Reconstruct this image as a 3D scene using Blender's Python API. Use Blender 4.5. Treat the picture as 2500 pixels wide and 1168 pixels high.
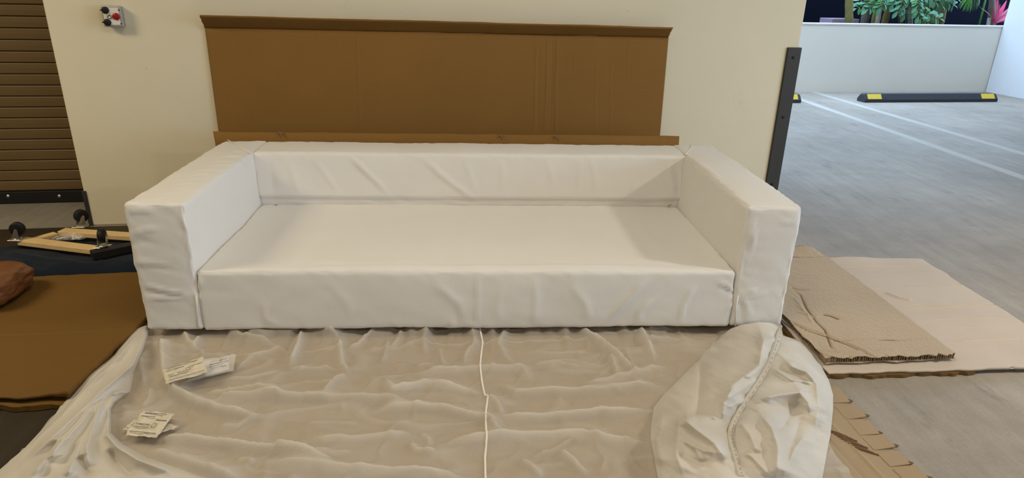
import bpy, bmesh, math, random
import numpy as np
from mathutils import Vector, Matrix, noise

random.seed(7)
rng = np.random.default_rng(7)
scene = bpy.context.scene
for o in list(bpy.data.objects):
    bpy.data.objects.remove(o, do_unlink=True)
COL = scene.collection

# ------------------------------------------------------------------ camera
CAM = np.array([0.0106, -2.25, 1.2765])
PITCH, YAW, ROLL, FPX = 0.3649, -0.0589, 0.0235, 1629.84


def cam_axes():
    cy, sy = math.cos(YAW), math.sin(YAW)
    rz = np.array([[cy, -sy, 0], [sy, cy, 0], [0, 0, 1]])
    fwd = np.array([0, math.cos(PITCH), -math.sin(PITCH)])
    up = np.array([0, math.sin(PITCH), math.cos(PITCH)])
    rt = np.array([1.0, 0, 0])
    c, s = math.cos(ROLL), math.sin(ROLL)
    return rz @ (c * rt + s * up), rz @ (-s * rt + c * up), rz @ fwd


AX_R, AX_U, AX_F = cam_axes()
cd = bpy.data.cameras.new('camera')
cd.sensor_width = 36
cd.lens = 36 * FPX / 2500
cd.clip_start = 0.05
cam = bpy.data.objects.new('camera', cd)
COL.objects.link(cam)
m = Matrix.Identity(4)
for i in range(3):
    m[i][0], m[i][1], m[i][2], m[i][3] = AX_R[i], AX_U[i], -AX_F[i], CAM[i]
cam.matrix_world = m
scene.camera = cam

# ------------------------------------------------------------------ light
vs = scene.view_settings
vs.view_transform = 'Standard'
vs.look = 'None'
vs.gamma = 1
vs.use_curve_mapping = False
vs.exposure = -0.24

world = bpy.data.worlds.new('sky')
scene.world = world
world.use_nodes = True
wn = world.node_tree.nodes
wn['Background'].inputs[0].default_value = (0.53, 0.725, 1.0, 1)
wn['Background'].inputs[1].default_value = 6.4


def area_lamp(name, loc, size, energy, color, target=None):
    ld = bpy.data.lights.new(name, 'AREA')
    ld.shape = 'RECTANGLE'
    ld.size, ld.size_y = size
    ld.energy = energy
    ld.color = color
    o = bpy.data.objects.new(name, ld)
    o.location = loc
    if target is not None:
        o.rotation_euler = (Vector(target) - Vector(loc)).to_track_quat('-Z', 'Y').to_euler()
    COL.objects.link(o)
    return o


WARM = (1.0, 0.83, 0.56)
NEUT = (1.0, 0.89, 0.74)
area_lamp('garage_lamp_right', (3.7, -0.85, 2.5), (0.35, 0.2), 84, NEUT)
area_lamp('garage_lamp_left', (-3.2, -0.55, 2.5), (1.3, 0.7), 62, WARM)
area_lamp('garage_lamp_middle', (0.0, -0.85, 2.6), (1.2, 0.5), 30, (1.0, 0.86, 0.66))
area_lamp('garage_lamp_behind', (0.6, -3.6, 2.6), (1.2, 0.3), 27, (1.0, 0.91, 0.84))

# ------------------------------------------------------------------ helpers
TH = 0.1101                                  # the building runs at this angle to the sofa
BX = np.array([math.cos(TH), math.sin(TH), 0.0])
BY = np.array([-math.sin(TH), math.cos(TH), 0.0])
W0 = np.array([-2.075, 1.2715, 0.0])         # left end of the wall, at the floor


def bw(s, t, z=0.0):
    return W0 + BX * s + BY * t + np.array([0, 0, z])


def ray(u, v):
    return AX_R * ((u - 1250) / FPX) + AX_U * ((584 - v) / FPX) + AX_F


def atz(u, v, z):
    d = ray(u, v)
    return CAM + d * ((z - CAM[2]) / d[2])


def aty(u, v, y):
    d = ray(u, v)
    return CAM + d * ((y - CAM[1]) / d[1])


def atx(u, v, x):
    d = ray(u, v)
    return CAM + d * ((x - CAM[0]) / d[0])


def att(u, v, t):                            # on the plane parallel to the wall at depth t
    d = ray(u, v)
    return CAM + d * (((bw(0, t) - CAM) @ BY) / (d @ BY))


def mk(name, V, F, mat, parent=None, smooth=False):
    V = np.asarray(V, float)
    if parent is not None:
        V = V - np.array(parent['base'])
    me = bpy.data.meshes.new(name)
    me.from_pydata([tuple(p) for p in V], [], [tuple(int(i) for i in f) for f in F])
    me.validate()
    me.update()
    if smooth:
        me.polygons.foreach_set('use_smooth', [True] * len(me.polygons))
    me.materials.append(mat)
    o = bpy.data.objects.new(name, me)
    COL.objects.link(o)
    if parent is not None:
        o.parent = parent
    return o


def mk_bm(name, bm, mat, parent=None, smooth=False):
    bmesh.ops.recalc_face_normals(bm, faces=bm.faces)
    V = [v.co[:] for v in bm.verts]
    bm.verts.index_update()
    F = [[v.index for v in f.verts] for f in bm.faces]
    bm.free()
    return mk(name, V, F, mat, parent, smooth)


BASES = {}


def thing(name, loc, label, cat, group=None):
    o = bpy.data.objects.new(name, None)
    o.empty_display_size = 0.05
    o.location = tuple(float(x) for x in loc)
    o['base'] = [float(x) for x in loc]
    COL.objects.link(o)
    tag(o, label, cat, group)
    return o


def tag(o, label=None, cat=None, group=None, kind=None):
    if label: o['label'] = label
    if cat: o['category'] = cat
    if group: o['group'] = group
    if kind: o['kind'] = kind
    return o


def struct(o, label=None):
    o['kind'] = 'structure'
    if label: o['label'] = label
    if 'base' not in o: o['base'] = [0.0, 0.0, 0.0]
    return o


def subpart(o, parent):                      # let a part parent its own sub-parts (part sits at its thing's base)
    o['base'] = list(parent['base'])
    return o


def hexa(c):                                 # 8 corners: bottom ring then top ring
    return np.array(c), [(3, 2, 1, 0), (4, 5, 6, 7), (0, 1, 5, 4), (1, 2, 6, 5), (2, 3, 7, 6), (3, 0, 4, 7)]


def box_V(x0, x1, y0, y1, z0, z1):
    return hexa([(x0, y0, z0), (x1, y0, z0), (x1, y1, z0), (x0, y1, z0), (x0, y0, z1), (x1, y0, z1), (x1, y1, z1), (x0, y1, z1)])


def bbox_V(s0, s1, t0, t1, z0, z1):          # box in the building's frame
    return hexa([bw(s0, t0, z0), bw(s1, t0, z0), bw(s1, t1, z0), bw(s0, t1, z0), bw(s0, t0, z1), bw(s1, t0, z1), bw(s1, t1, z1), bw(s0, t1, z1)])


def bevelled(V, F, r, seg=2):
    bm = bmesh.new()
    vs_ = [bm.verts.new(tuple(p)) for p in V]
    for f in F: bm.faces.new([vs_[i] for i in f])
    bmesh.ops.bevel(bm, geom=list(bm.edges), offset=r, segments=seg, affect='EDGES', profile=0.5)
    return bm


def tube(pts, r, n=8, cap=True):
    pts = [Vector(p) for p in pts]
    rs = r if hasattr(r, '__len__') else [r] * len(pts)
    V, F = [], []
    ref = Vector((0, 0, 1))
    for i, p in enumerate(pts):
        d = (pts[min(i + 1, len(pts) - 1)] - pts[max(i - 1, 0)]).normalized()
        if abs(d.dot(ref)) > 0.95: ref = Vector((1, 0, 0))
        a = d.cross(ref).normalized(); b = d.cross(a).normalized()
        for k in range(n):
            t = 2 * math.pi * k / n
            V.append(p + (a * math.cos(t) + b * math.sin(t)) * rs[i])
    for i in range(len(pts) - 1):
        for k in range(n):
            F.append((i * n + k, i * n + (k + 1) % n, (i + 1) * n + (k + 1) % n, (i + 1) * n + k))
    if cap:
        F.append(tuple(range(n))[::-1]); F.append(tuple(range((len(pts) - 1) * n, len(pts) * n)))
    return [tuple(v) for v in V], F


def disc_stack(c, axis, prof, n=20):         # lathe: prof = [(distance along axis, radius)]
    axis = Vector(axis).normalized(); c = Vector(c)
    ref = Vector((0, 0, 1)) if abs(axis.z) < 0.9 else Vector((1, 0, 0))
    a = axis.cross(ref).normalized(); b = axis.cross(a).normalized()
    V, F = [], []
    for h, r in prof:
        for k in range(n):
            t = 2 * math.pi * k / n
            V.append(tuple(c + axis * h + (a * math.cos(t) + b * math.sin(t)) * r))
    for i in range(len(prof) - 1):
        for k in range(n):
            F.append((i * n + k, i * n + (k + 1) % n, (i + 1) * n + (k + 1) % n, (i + 1) * n + k))
    F.append(tuple(range(n))[::-1]); F.append(tuple(range((len(prof) - 1) * n, len(prof) * n)))
    return V, F


def merge(*vf):
    V, F = [], []
    for v, f in vf:
        n = len(V); V += [tuple(p) for p in v]; F += [tuple(i + n for i in q) for q in f]
    return V, F


def ridge(X, Y, pts, h, w, wf=None, taper=0.25, sharp=False):
    """height of a fold running along a polyline; wf is the width on its near (right-hand) side"""
    if wf is None: wf = w
    pts = np.asarray(pts, float)[:, :2]
    seg = np.linalg.norm(np.diff(pts, axis=0), axis=1); L = seg.sum(); acc = 0.0
    best = np.full(X.shape, 1e9); sgn = np.ones(X.shape); tt = np.zeros(X.shape)
    for i in range(len(pts) - 1):
        a, b = pts[i], pts[i + 1]; d = (b - a) / max(seg[i], 1e-9)
        px, py = X - a[0], Y - a[1]
        t = np.clip(px * d[0] + py * d[1], 0, seg[i])
        dist = np.hypot(px - t * d[0], py - t * d[1])
        k = dist < best
        best = np.where(k, dist, best)
        sgn = np.where(k, np.sign(d[0] * py - d[1] * px), sgn)
        tt = np.where(k, (acc + t) / L, tt)
        acc += seg[i]
    ww = np.where(sgn > 0, w, wf)
    e = np.clip(np.minimum(tt, 1 - tt) / max(taper, 1e-3), 0, 1)
    e = 0.12 + 0.88 * e * e * (3 - 2 * e)
    q = best / ww
    if sharp: return h * e * np.exp(-np.sqrt(q * q + 0.02) * 1.15 + 0.16)
    return h * e / (1 + q * q + 0.6 * q ** 4)


def vnoise(X, Y, sc, seed=0.0, octaves=3):
    out = np.empty(X.size)
    xf, yf = X.ravel() * sc, Y.ravel() * sc
    for i in range(X.size):
        out[i] = noise.fractal(Vector((xf[i], yf[i], seed)), 0.6, 2.1, octaves)
    return out.reshape(X.shape)


def lattice(X, Y, sc, seed, octaves=2):      # quick value noise on a grid of any size
    out = np.zeros(X.shape); amp = 1.0
    for o in range(octaves):
        r = np.random.default_rng(int(seed * 100 + o)); T = r.random((64, 64)) * 2 - 1
        x, y = X * sc + 17.3 * o, Y * sc + 5.1 * o
        i, j = np.floor(x).astype(int), np.floor(y).astype(int)
        fx, fy = x - i, y - j; fx = fx * fx * (3 - 2 * fx); fy = fy * fy * (3 - 2 * fy)
        g = lambda a, b: T[a % 64, b % 64]
        out += amp * ((g(i, j) * (1 - fx) + g(i + 1, j) * fx) * (1 - fy) + (g(i, j + 1) * (1 - fx) + g(i + 1, j + 1) * fx) * fy)
        amp *= 0.5; sc *= 2.1
    return out


def grid_faces(nx, ny, off=0, flip=False):
    F = []
    for j in range(ny - 1):
        for i in range(nx - 1):
            a = off + j * nx + i
            q = (a, a + 1, a + nx + 1, a + nx)
            F.append(q[::-1] if flip else q)
    return F


def sheet(P00, P10, P11, P01, nx, ny, thick, disp=None, jag=0.0, seed=1):
    """a board between four corners with thickness; disp(a, b) lifts its front face (a, b in 0..1)"""
    P00, P10, P11, P01 = [np.asarray(p, float) for p in (P00, P10, P11, P01)]
    a, b = np.meshgrid(np.linspace(0, 1, nx), np.linspace(0, 1, ny))
    aa, bb = a.copy(), b.copy()
    if jag:
        n1 = lattice(a * 23, b * 0 + seed, 1.0, seed, 2) * jag; n2 = lattice(a * 0 + seed, b * 17, 1.0, seed + 1, 2) * jag
        la, lb = np.linalg.norm(P10 - P00), np.linalg.norm(P01 - P00)
        bb = b + n1 / lb * (np.abs(b - 0.5) > 0.499); aa = a + n2 / la * (np.abs(a - 0.5) > 0.499)
    P = ((1 - aa) * (1 - bb))[..., None] * P00 + (aa * (1 - bb))[..., None] * P10 + (aa * bb)[..., None] * P11 + ((1 - aa) * bb)[..., None] * P01
    n = np.cross(P10 - P00, P01 - P00); n /= np.linalg.norm(n)
    h = disp(a, b) if disp is not None else np.zeros(a.shape)
    T = (P + n * h[..., None]).reshape(-1, 3); Bk = (P + n * (np.minimum(h + 0.85 * thick, 0) - thick)[..., None]).reshape(-1, 3)
    N = nx * ny
    F = grid_faces(nx, ny) + grid_faces(nx, ny, N, True)
    rim = [i for i in range(nx)] + [j * nx + nx - 1 for j in range(1, ny)] + [(ny - 1) * nx + i for i in range(nx - 2, -1, -1)] + [j * nx for j in range(ny - 2, 0, -1)]
    for k in range(len(rim)):
        p, q = rim[k], rim[(k + 1) % len(rim)]
        F.append((q, p, p + N, q + N))
    return np.vstack([T, Bk]), F


# ------------------------------------------------------------------ materials
class NT:
    def __init__(s, name):
        s.m = bpy.data.materials.new(name); s.m.use_nodes = True
        s.t = s.m.node_tree; s.n = s.t.nodes; s.b = s.n['Principled BSDF']; s.tc = None

    def node(s, typ, **kw):
        n = s.n.new(typ)
        for k, v in kw.items():
            if k in n.inputs: n.inputs[k].default_value = v
            else: setattr(n, k, v)
        return n

    def link(s, a, b): s.t.links.new(a, b)

    def coord(s, scale=(1, 1, 1), rot=(0, 0, 0)):
        tc = s.node('ShaderNodeTexCoord'); mp = s.node('ShaderNodeMapping')
        mp.inputs['Scale'].default_value = scale; mp.inputs['Rotation'].default_value = rot
        s.link(tc.outputs['Object'], mp.inputs['Vector'])
        return mp.outputs['Vector']

    def noise(s, scale, detail=4, rough=0.6, co=None):
        n = s.node('ShaderNodeTexNoise'); n.inputs['Scale'].default_value = scale
        n.inputs['Detail'].default_value = detail; n.inputs['Roughness'].default_value = rough
        s.link(co if co is not None else s.coord(), n.inputs['Vector'])
        return n.outputs['Fac']

    def ramp(s, fac, stops):
        r = s.node('ShaderNodeValToRGB'); e = r.color_ramp.elements
        while len(e) < len(stops): e.new(0.5)
        for k, (p, c) in enumerate(stops):
            e[k].position = p; e[k].color = (*c, 1) if len(c) == 3 else c
        s.link(fac, r.inputs['Fac'])
        return r.outputs['Color']

    def mix(s, fac, a, b, mode='MIX'):
        n = s.node('ShaderNodeMix', data_type='RGBA', blend_type=mode)
        for v, i in ((fac, 0), (a, 6), (b, 7)):
            if hasattr(v, 'is_linked'): s.link(v, n.inputs[i])
            elif i == 0: n.inputs[0].default_value = v
            else: n.inputs[i].default_value = (*v, 1)
        return n.outputs[2]

    def bump(s, h, strength=0.3, dist=0.01, prev=None):
        n = s.node('ShaderNodeBump'); n.inputs['Strength'].default_value = strength; n.inputs['Distance'].default_value = dist
        s.link(h, n.inputs['Height'])
        if prev is not None: s.link(prev, n.inputs['Normal'])
        return n.outputs['Normal']

    def done(s, color=None, rough=0.6, normal=None, spec=0.3, metal=0.0):
        if color is not None:
            if hasattr(color, 'is_linked'): s.link(color, s.b.inputs['Base Color'])
            else: s.b.inputs['Base Color'].default_value = (*color, 1)
        s.b.inputs['Roughness'].default_value = rough
        s.b.inputs['Specular IOR Level'].default_value = spec
        s.b.inputs['Metallic'].default_value = metal
        if normal is not None: s.link(normal, s.b.inputs['Normal'])
        return s.m


def plain(name, c, rough=0.5, metal=0.0, var=0.12, sc=30, spec=0.3, bump=0.0):
    t = NT(name)
    f = t.noise(sc)
    col = t.mix(f, tuple(x * (1 - var) for x in c), tuple(min(1, x * (1 + var)) for x in c))
    return t.done(col, rough, t.bump(f, bump, 0.002) if bump else None, spec, metal)


def cardboard(name, c, flute=(0, 0, 0), fl_scale=160, fl_str=0.12, var=0.1, fib=0.25, dimple=0):
    t = NT(name)
    big = t.noise(2.2, 3); fine = t.noise(260, 2, 0.7)
    streak = t.noise(6, 3, 0.6, t.coord((1, 14, 14), flute))
    col = t.mix(big, tuple(x * (1 - var) for x in c), tuple(x * (1 + var) for x in c))
    col = t.mix(streak, col, tuple(x * 0.86 for x in c)) if False else col
    sp = t.ramp(fine, [(0.35, (0.86, 0.85, 0.83)), (0.62, (1.05, 1.04, 1.02))])
    col = t.mix(fib, col, sp, 'MULTIPLY')
    wv = t.node('ShaderNodeTexWave'); wv.inputs['Scale'].default_value = fl_scale; wv.inputs['Distortion'].default_value = 0.6
    t.link(t.coord((1, 1, 1), flute), wv.inputs['Vector'])
    nb = t.bump(wv.outputs['Fac'], fl_str, 0.002)
    nb = t.bump(streak, 0.25, 0.003, nb)
    if dimple:
        vo = t.node('ShaderNodeTexVoronoi'); vo.inputs['Scale'].default_value = dimple
        t.link(t.coord(), vo.inputs['Vector']); nb = t.bump(vo.outputs['Distance'], 0.45, 0.004, nb)
    return t.done(col, 0.75, nb, 0.2)


def concrete(name, c1, c2, streak_rot=0.0, stain=(0.05, 0.045, 0.04), stain_amt=0.5, rough=0.6):
    t = NT(name)
    big = t.noise(0.7, 5, 0.65); mid = t.noise(6, 5, 0.7); fine = t.noise(120, 3, 0.7)
    st = t.noise(2.4, 6, 0.68, t.coord((7, 0.55, 1)))
    col = t.mix(t.ramp(big, [(0.35, (0, 0, 0)), (0.65, (1, 1, 1))]), c1, c2)
    col = t.mix(0.5, col, t.ramp(mid, [(0.3, (0.78,) * 3), (0.7, (1.14,) * 3)]), 'MULTIPLY')
    col = t.mix(0.42, col, t.ramp(st, [(0.32, (0.70, 0.67, 0.64)), (0.62, (1.08,) * 3)]), 'MULTIPLY')
    sm = t.ramp(t.noise(2.3, 6, 0.75, t.coord((2.6, 1, 1))), [(0.58, (0, 0, 0)), (0.74, (stain_amt,) * 3)])
    col = t.mix(sm, col, stain)
    col = t.mix(0.5, col, t.ramp(fine, [(0.3, (0.8,) * 3), (0.7, (1.1,) * 3)]), 'MULTIPLY')
    return t.done(col, rough, t.bump(fine, 0.12, 0.002, t.bump(st, 0.03, 0.003)), 0.35)


def fabric(name, c, rough=0.85, weave=900, ws=0.08):
    t = NT(name)
    f = t.noise(5, 4, 0.6); w = t.noise(weave, 1)
    col = t.mix(f, tuple(x * 0.97 for x in c), tuple(min(1, x * 1.02) for x in c))
    nb = t.bump(w, ws, 0.001)
    nb = t.bump(t.noise(14, 5, 0.6, t.coord((1, 1, 1))), 0.12, 0.01, nb)
    m_ = t.done(col, rough, nb, 0.15)
    t.b.inputs['Sheen Weight'].default_value = 0.08
    return m_


def nonwoven(name, c, base_op, trans=0.35):
    """thin non-woven cloth; opacity follows the number of cloth layers stored in the attribute 'layers'"""
    t = NT(name)
    f = t.noise(380, 2, 0.7); g = t.noise(9, 4, 0.65)
    col = t.mix(f, tuple(x * 0.93 for x in c), c)
    nb = t.bump(f, 0.12, 0.001); nb = t.bump(g, 0.35, 0.012, nb)
    t.link(col, t.b.inputs['Base Color']); t.b.inputs['Roughness'].default_value = 0.7
    t.b.inputs['Specular IOR Level'].default_value = 0.2; t.link(nb, t.b.inputs['Normal'])
    tl = t.node('ShaderNodeBsdfTranslucent'); t.link(col, tl.inputs['Color']); t.link(nb, tl.inputs['Normal'])
    ms = t.node('ShaderNodeMixShader'); ms.inputs[0].default_value = trans
    t.link(t.b.outputs[0], ms.inputs[1]); t.link(tl.outputs[0], ms.inputs[2])
    at = t.node('ShaderNodeAttribute'); at.attribute_name = 'layers'
    mul = t.node('ShaderNodeMath', operation='MULTIPLY_ADD'); t.link(at.outputs['Fac'], mul.inputs[0])
    mul.inputs[1].default_value = 1 - base_op; mul.inputs[2].default_value = base_op
    ad = t.node('ShaderNodeMath', operation='MULTIPLY_ADD', use_clamp=True); t.link(f, ad.inputs[0]); ad.inputs[1].default_value = 0.16
    sub = t.node('ShaderNodeMath', operation='SUBTRACT'); t.link(mul.outputs[0], sub.inputs[0]); sub.inputs[1].default_value = 0.08
    t.link(sub.outputs[0], ad.inputs[2])
    tr = t.node('ShaderNodeBsdfTransparent')
    mo = t.node('ShaderNodeMixShader'); t.link(ad.outputs[0], mo.inputs[0]); t.link(tr.outputs[0], mo.inputs[1]); t.link(ms.outputs[0], mo.inputs[2])
    t.link(mo.outputs[0], t.n['Material Output'].inputs['Surface'])
    return t.m


def wall_paint(name, c, dirt=(0.16, 0.13, 0.09), speck=0.5):
    t = NT(name)
    big = t.noise(1.3, 4); fine = t.noise(55, 4, 0.7)
    col = t.mix(big, tuple(x * 0.93 for x in c), tuple(x * 1.03 for x in c))
    sp = t.ramp(t.noise(17, 6, 0.8), [(0.665, (0, 0, 0)), (0.73, (speck,) * 3)])
    col = t.mix(sp, col, dirt)
    sm = t.ramp(t.noise(2.1, 6, 0.8), [(0.62, (0, 0, 0)), (0.8, (0.35,) * 3)])
    col = t.mix(sm, col, tuple(x * 0.7 for x in c))
    return t.done(col, 0.6, t.bump(fine, 0.1, 0.004), 0.3)


M = {}
M['wall'] = wall_paint('cream_wall_paint', (0.80, 0.735, 0.55))
M['wall_far'] = wall_paint('parapet_paint', (0.77, 0.72, 0.63), speck=0.25)
M['wall_side'] = wall_paint('stucco_side_wall', (0.66, 0.67, 0.68), (0.3, 0.3, 0.33), 0.6)
M['ceiling'] = plain('ceiling_concrete', (0.55, 0.53, 0.48), 0.8)
M['floor'] = concrete('floor_concrete', (0.275, 0.24, 0.192), (0.375, 0.333, 0.275), -TH + 0.35)
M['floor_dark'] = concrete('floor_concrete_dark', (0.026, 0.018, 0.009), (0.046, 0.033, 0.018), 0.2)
M['threshold'] = concrete('threshold_concrete', (0.26, 0.245, 0.21), (0.33, 0.31, 0.27), 0.1)
M['line'] = plain('worn_white_line_paint', (0.44, 0.41, 0.36), 0.7, var=0.15, sc=25)
M['slat'] = plain('brown_shutter_metal', (0.155, 0.10, 0.04), 0.5, var=0.06, sc=60, spec=0.4)
M['black'] = plain('black_rubber', (0.012, 0.012, 0.013), 0.55)
M['guard'] = plain('dark_grey_guard', (0.045, 0.044, 0.040), 0.5, var=0.1)
M['steel'] = plain('zinc_steel', (0.55, 0.54, 0.50), 0.32, metal=0.9)
M['sofa'] = fabric('white_sofa_fabric', (0.79, 0.775, 0.745))
M['foot'] = plain('black_plastic_foot', (0.02, 0.02, 0.02), 0.5)
M['cb_wall'] = cardboard('brown_cardboard_wall', (0.265, 0.138, 0.034), (0, 0, 0), 55, 0.1)
M['cb_left'] = cardboard('brown_cardboard_left', (0.155, 0.082, 0.018), (0, 0, 1.57), 55, 0.08)
M['cb_base'] = cardboard('tan_cardboard_base', (0.38, 0.29, 0.185), (0, 0, 1.57), 55, 0.1)
M['cb_pale'] = cardboard('pale_cardboard', (0.57, 0.485, 0.40), (0, 0, 1.57), 45, 0.18)
M['cb_honey'] = cardboard('tan_honeycomb_face', (0.46, 0.37, 0.265), (0, 0, 0.3), 40, 0.2, dimple=75)
M['cb_honey_core'] = cardboard('honeycomb_core_paper', (0.30, 0.21, 0.12), (0, 0, 0.3), 40, 0.1)
M['cb_core'] = cardboard('dark_cardboard_core', (0.20, 0.125, 0.065), (0, 0, 0), 55, 0.1)
M['cloth'] = nonwoven('thin_nonwoven_cloth', (0.86, 0.83, 0.76), 0.40)
M['cloth_thick'] = nonwoven('layered_nonwoven_cloth', (0.86, 0.82, 0.735), 0.78, 0.25)
M['seam'] = fabric('seam_tape', (0.86, 0.83, 0.76))
M['thread'] = plain('grey_thread', (0.42, 0.39, 0.35), 0.8)
M['packet'] = plain('printed_packet_paper', (0.66, 0.60, 0.47), 0.55, var=0.1, sc=90, bump=0.6)
M['ink'] = plain('grey_ink', (0.18, 0.16, 0.13), 0.7)
M['paper'] = plain('white_paper_slip', (0.68, 0.65, 0.62), 0.6, var=0.05)
M['pine'] = plain('pine_board', (0.72, 0.52, 0.26), 0.55, var=0.15, sc=12)
M['blanket'] = fabric('navy_moving_blanket', (0.010, 0.015, 0.027), 0.95, 300, 0.5)
M['bundle'] = plain('rust_brown_wrapped_pad', (0.19, 0.075, 0.028), 0.4, var=0.3, sc=14, spec=0.5, bump=0.4)
M['boxgrey'] = plain('grey_cast_metal', (0.42, 0.40, 0.37), 0.45, metal=0.35)
M['plate'] = plain('white_face_plate', (0.80, 0.74, 0.66), 0.4, var=0.03)
M['red'] = plain('red_button', (0.32, 0.012, 0.015), 0.35)
M['stop'] = plain('black_rubber_stop', (0.035, 0.037, 0.045), 0.6)
M['yellow'] = plain('yellow_reflector', (0.78, 0.55, 0.07), 0.45)
M['fence'] = plain('dark_fence', (0.004, 0.005, 0.010), 0.9, spec=0.03)
M['soil'] = plain('planter_soil', (0.05, 0.04, 0.035), 0.9)
M['pier'] = plain('mauve_pier', (0.22, 0.17, 0.22), 0.7)
M['bark1'] = plain('olive_trunk', (0.13, 0.11, 0.03), 0.8, var=0.35, sc=25, bump=0.5)
M['bark2'] = plain('grey_brown_trunk', (0.10, 0.085, 0.065), 0.85, var=0.4, sc=30, bump=0.6)
M['bark3'] = plain('pale_trunk', (0.36, 0.31, 0.24), 0.8, var=0.25, sc=40, bump=0.4)
M['leaf1'] = plain('blue_green_leaf', (0.075, 0.22, 0.11), 0.4, var=0.3, sc=5)
M['leaf2'] = plain('mid_green_leaf', (0.05, 0.17, 0.035), 0.45, var=0.3, sc=5)
M['palm'] = plain('palm_green', (0.05, 0.17, 0.025), 0.45, var=0.2, sc=5)
M['pink'] = plain('pink_cordyline_leaf', (0.50, 0.035, 0.13), 0.4, var=0.4, sc=7)
M['maroon'] = plain('maroon_cordyline_leaf', (0.16, 0.035, 0.035), 0.45, var=0.4, sc=7)
gl = NT('clear_plastic_film')
gl.b.inputs['Base Color'].default_value = (0.92, 0.92, 0.9, 1); gl.b.inputs['Roughness'].default_value = 0.12
_tr = gl.node('ShaderNodeBsdfTransparent'); _mx = gl.node('ShaderNodeMixShader'); _mx.inputs[0].default_value = 0.22
gl.link(_tr.outputs[0], _mx.inputs[1]); gl.link(gl.b.outputs[0], _mx.inputs[2]); gl.link(_mx.outputs[0], gl.n['Material Output'].inputs['Surface'])
M['film'] = gl.m

# ------------------------------------------------------------------ the setting
CEIL = 2.75
floor = struct(mk('floor', *bbox_V(-4.5, 10.4, -8, 4.9, -0.15, 0.0), M['floor']), 'pale streaked concrete garage floor')
# darker-toned slab left of and under the sofa area
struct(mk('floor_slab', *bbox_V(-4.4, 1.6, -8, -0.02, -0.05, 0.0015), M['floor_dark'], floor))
mk('threshold', *bbox_V(-4.4, -0.005, -0.02, 0.5, -0.05, 0.004), M['threshold'], floor)
for (p, q, wd) in (((2010, 232), (2500, 377), 0.10), ((1945, 240), (2500, 435), 0.10)):
    a, b = atz(*p, 0.0), atz(*q, 0.0); d = b - a; d /= np.linalg.norm(d); n = np.array([-d[1], d[0], 0]) * wd / 2
    a = a - d * 0.3; b = b + d * 2.5; z = np.array([0, 0, 0.002])
    mk('painted_line', *hexa([a - n, b - n, b + n, a + n, a - n + z, b - n + z, b + n + z, a + n + z]), M['line'], floor)

struct(mk('ceiling', *bbox_V(-4.5, 10.4, -8, 3.1, CEIL, CEIL + 0.2), M['ceiling']))
wall = struct(mk_bm('wall_back', bevelled(*bbox_V(0, 4.0, 0, 0.42, 0, CEIL), 0.008), M['wall']), 'cream painted concrete wall behind the sofa')
struct(mk('wall_rear_sky_block', *bbox_V(-4.5, 10.4, -8.1, -8, 0, CEIL), M['wall']))  # unseen wall added behind the camera to block sky light
struct(mk('wall_left_sky_block', *bbox_V(-4.6, -4.5, -8, 0.9, 0, CEIL), M['wall']))  # added out of view, keeps sky light from entering at the left
struct(mk('wall_closet', *bbox_V(-4.5, 4.0, 0.62, 0.9, 0, CEIL), M['wall']))
par = struct(mk('wall_parapet', *bbox_V(3.0, 12.0, 4.65, 4.85, 0, 0.872), M['wall_far']), 'low off-white parapet wall behind the wheel stops')
mk('parapet_cap', *bbox_V(3.0, 12.0, 4.641, 4.86, 0.872, 0.886), M['wall_side'], par)
struct(mk('wall_right', *bbox_V(9.86, 10.4, -2.2, 4.64, 0, CEIL), M['wall_side']), 'pale blue-white stucco wall at the end of the parking bay')  # near stretch is unseen, lengthened to cut sky light from the right

# corner guards
g = struct(mk_bm('trim_1', bevelled(*bbox_V(3.925, 4.012, -0.014, 0.10, 0, 0.967), 0.003), M['guard']), 'dark grey metal corner guard on the wall end')
for z in (0.91, 0.56, 0.14):
    mk('bolt', *disc_stack(bw(3.965, -0.014, z), -BY, [(0, 0.009), (0.004, 0.008), (0.006, 0.004)], 10), M['black'], g)
struct(mk_bm('trim_2', bevelled(*bbox_V(-0.006, 0.015, -0.006, 0.05, 0, 0.197), 0.002), M['guard']), 'short dark guard at the foot of the wall corner')

# roller shutter
door = struct(bpy.data.objects.new('door_1', None), 'brown roller shutter with narrow horizontal slats')
COL.objects.link(door); door.location = tuple(bw(-0.7, 0.45, 0)); door['base'] = list(map(float, bw(-0.7, 0.45, 0)))
pitch = 0.0612
prof = [(0.004, 0.0), (-0.002, 0.002), (-0.0035, 0.006), (-0.0045, 0.030), (-0.0035, 0.053), (-0.001, 0.0575), (0.006, 0.0585), (0.012, 0.0585), (0.012, 0.0)]
SV, SF = [], []
for s in (-1.3, 0.95):
    for (t, z) in prof: SV.append(BX * s + BY * t + np.array([0, 0, z]))
n = len(prof)
for k in range(n): SF.append((k, (k + 1) % n, n + (k + 1) % n, n + k))
SF += [tuple(range(n))[::-1], tuple(range(n, 2 * n))]
slat_me = None
for k in range(42):
    z = 0.078 + k * pitch
    if slat_me is None:
        o = mk('slat', np.array(SV) + np.array(door['base']), SF, M['slat'], door); slat_me = o.data
    else:
        o = bpy.data.objects.new('slat', slat_me); COL.objects.link(o); o.parent = door
    o.location = (0, 0, z)
mk('shutter_backing', *bbox_V(-2.0, 0.3, 0.465, 0.475, 0.05, CEIL), M['black'], door)
bar = mk_bm('bottom_bar', bevelled(*bbox_V(-2.0, -0.02, 0.425, 0.47, 0.005, 0.077), 0.004), M['black'], door)
subpart(bar, door)
for u in (20, 145):
    c = att(u, 479, 0.425)
    mk('bolt', *disc_stack(c, -BY, [(0, 0.010), (0.004, 0.009), (0.007, 0.005)], 12), M['steel'], bar)

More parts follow.
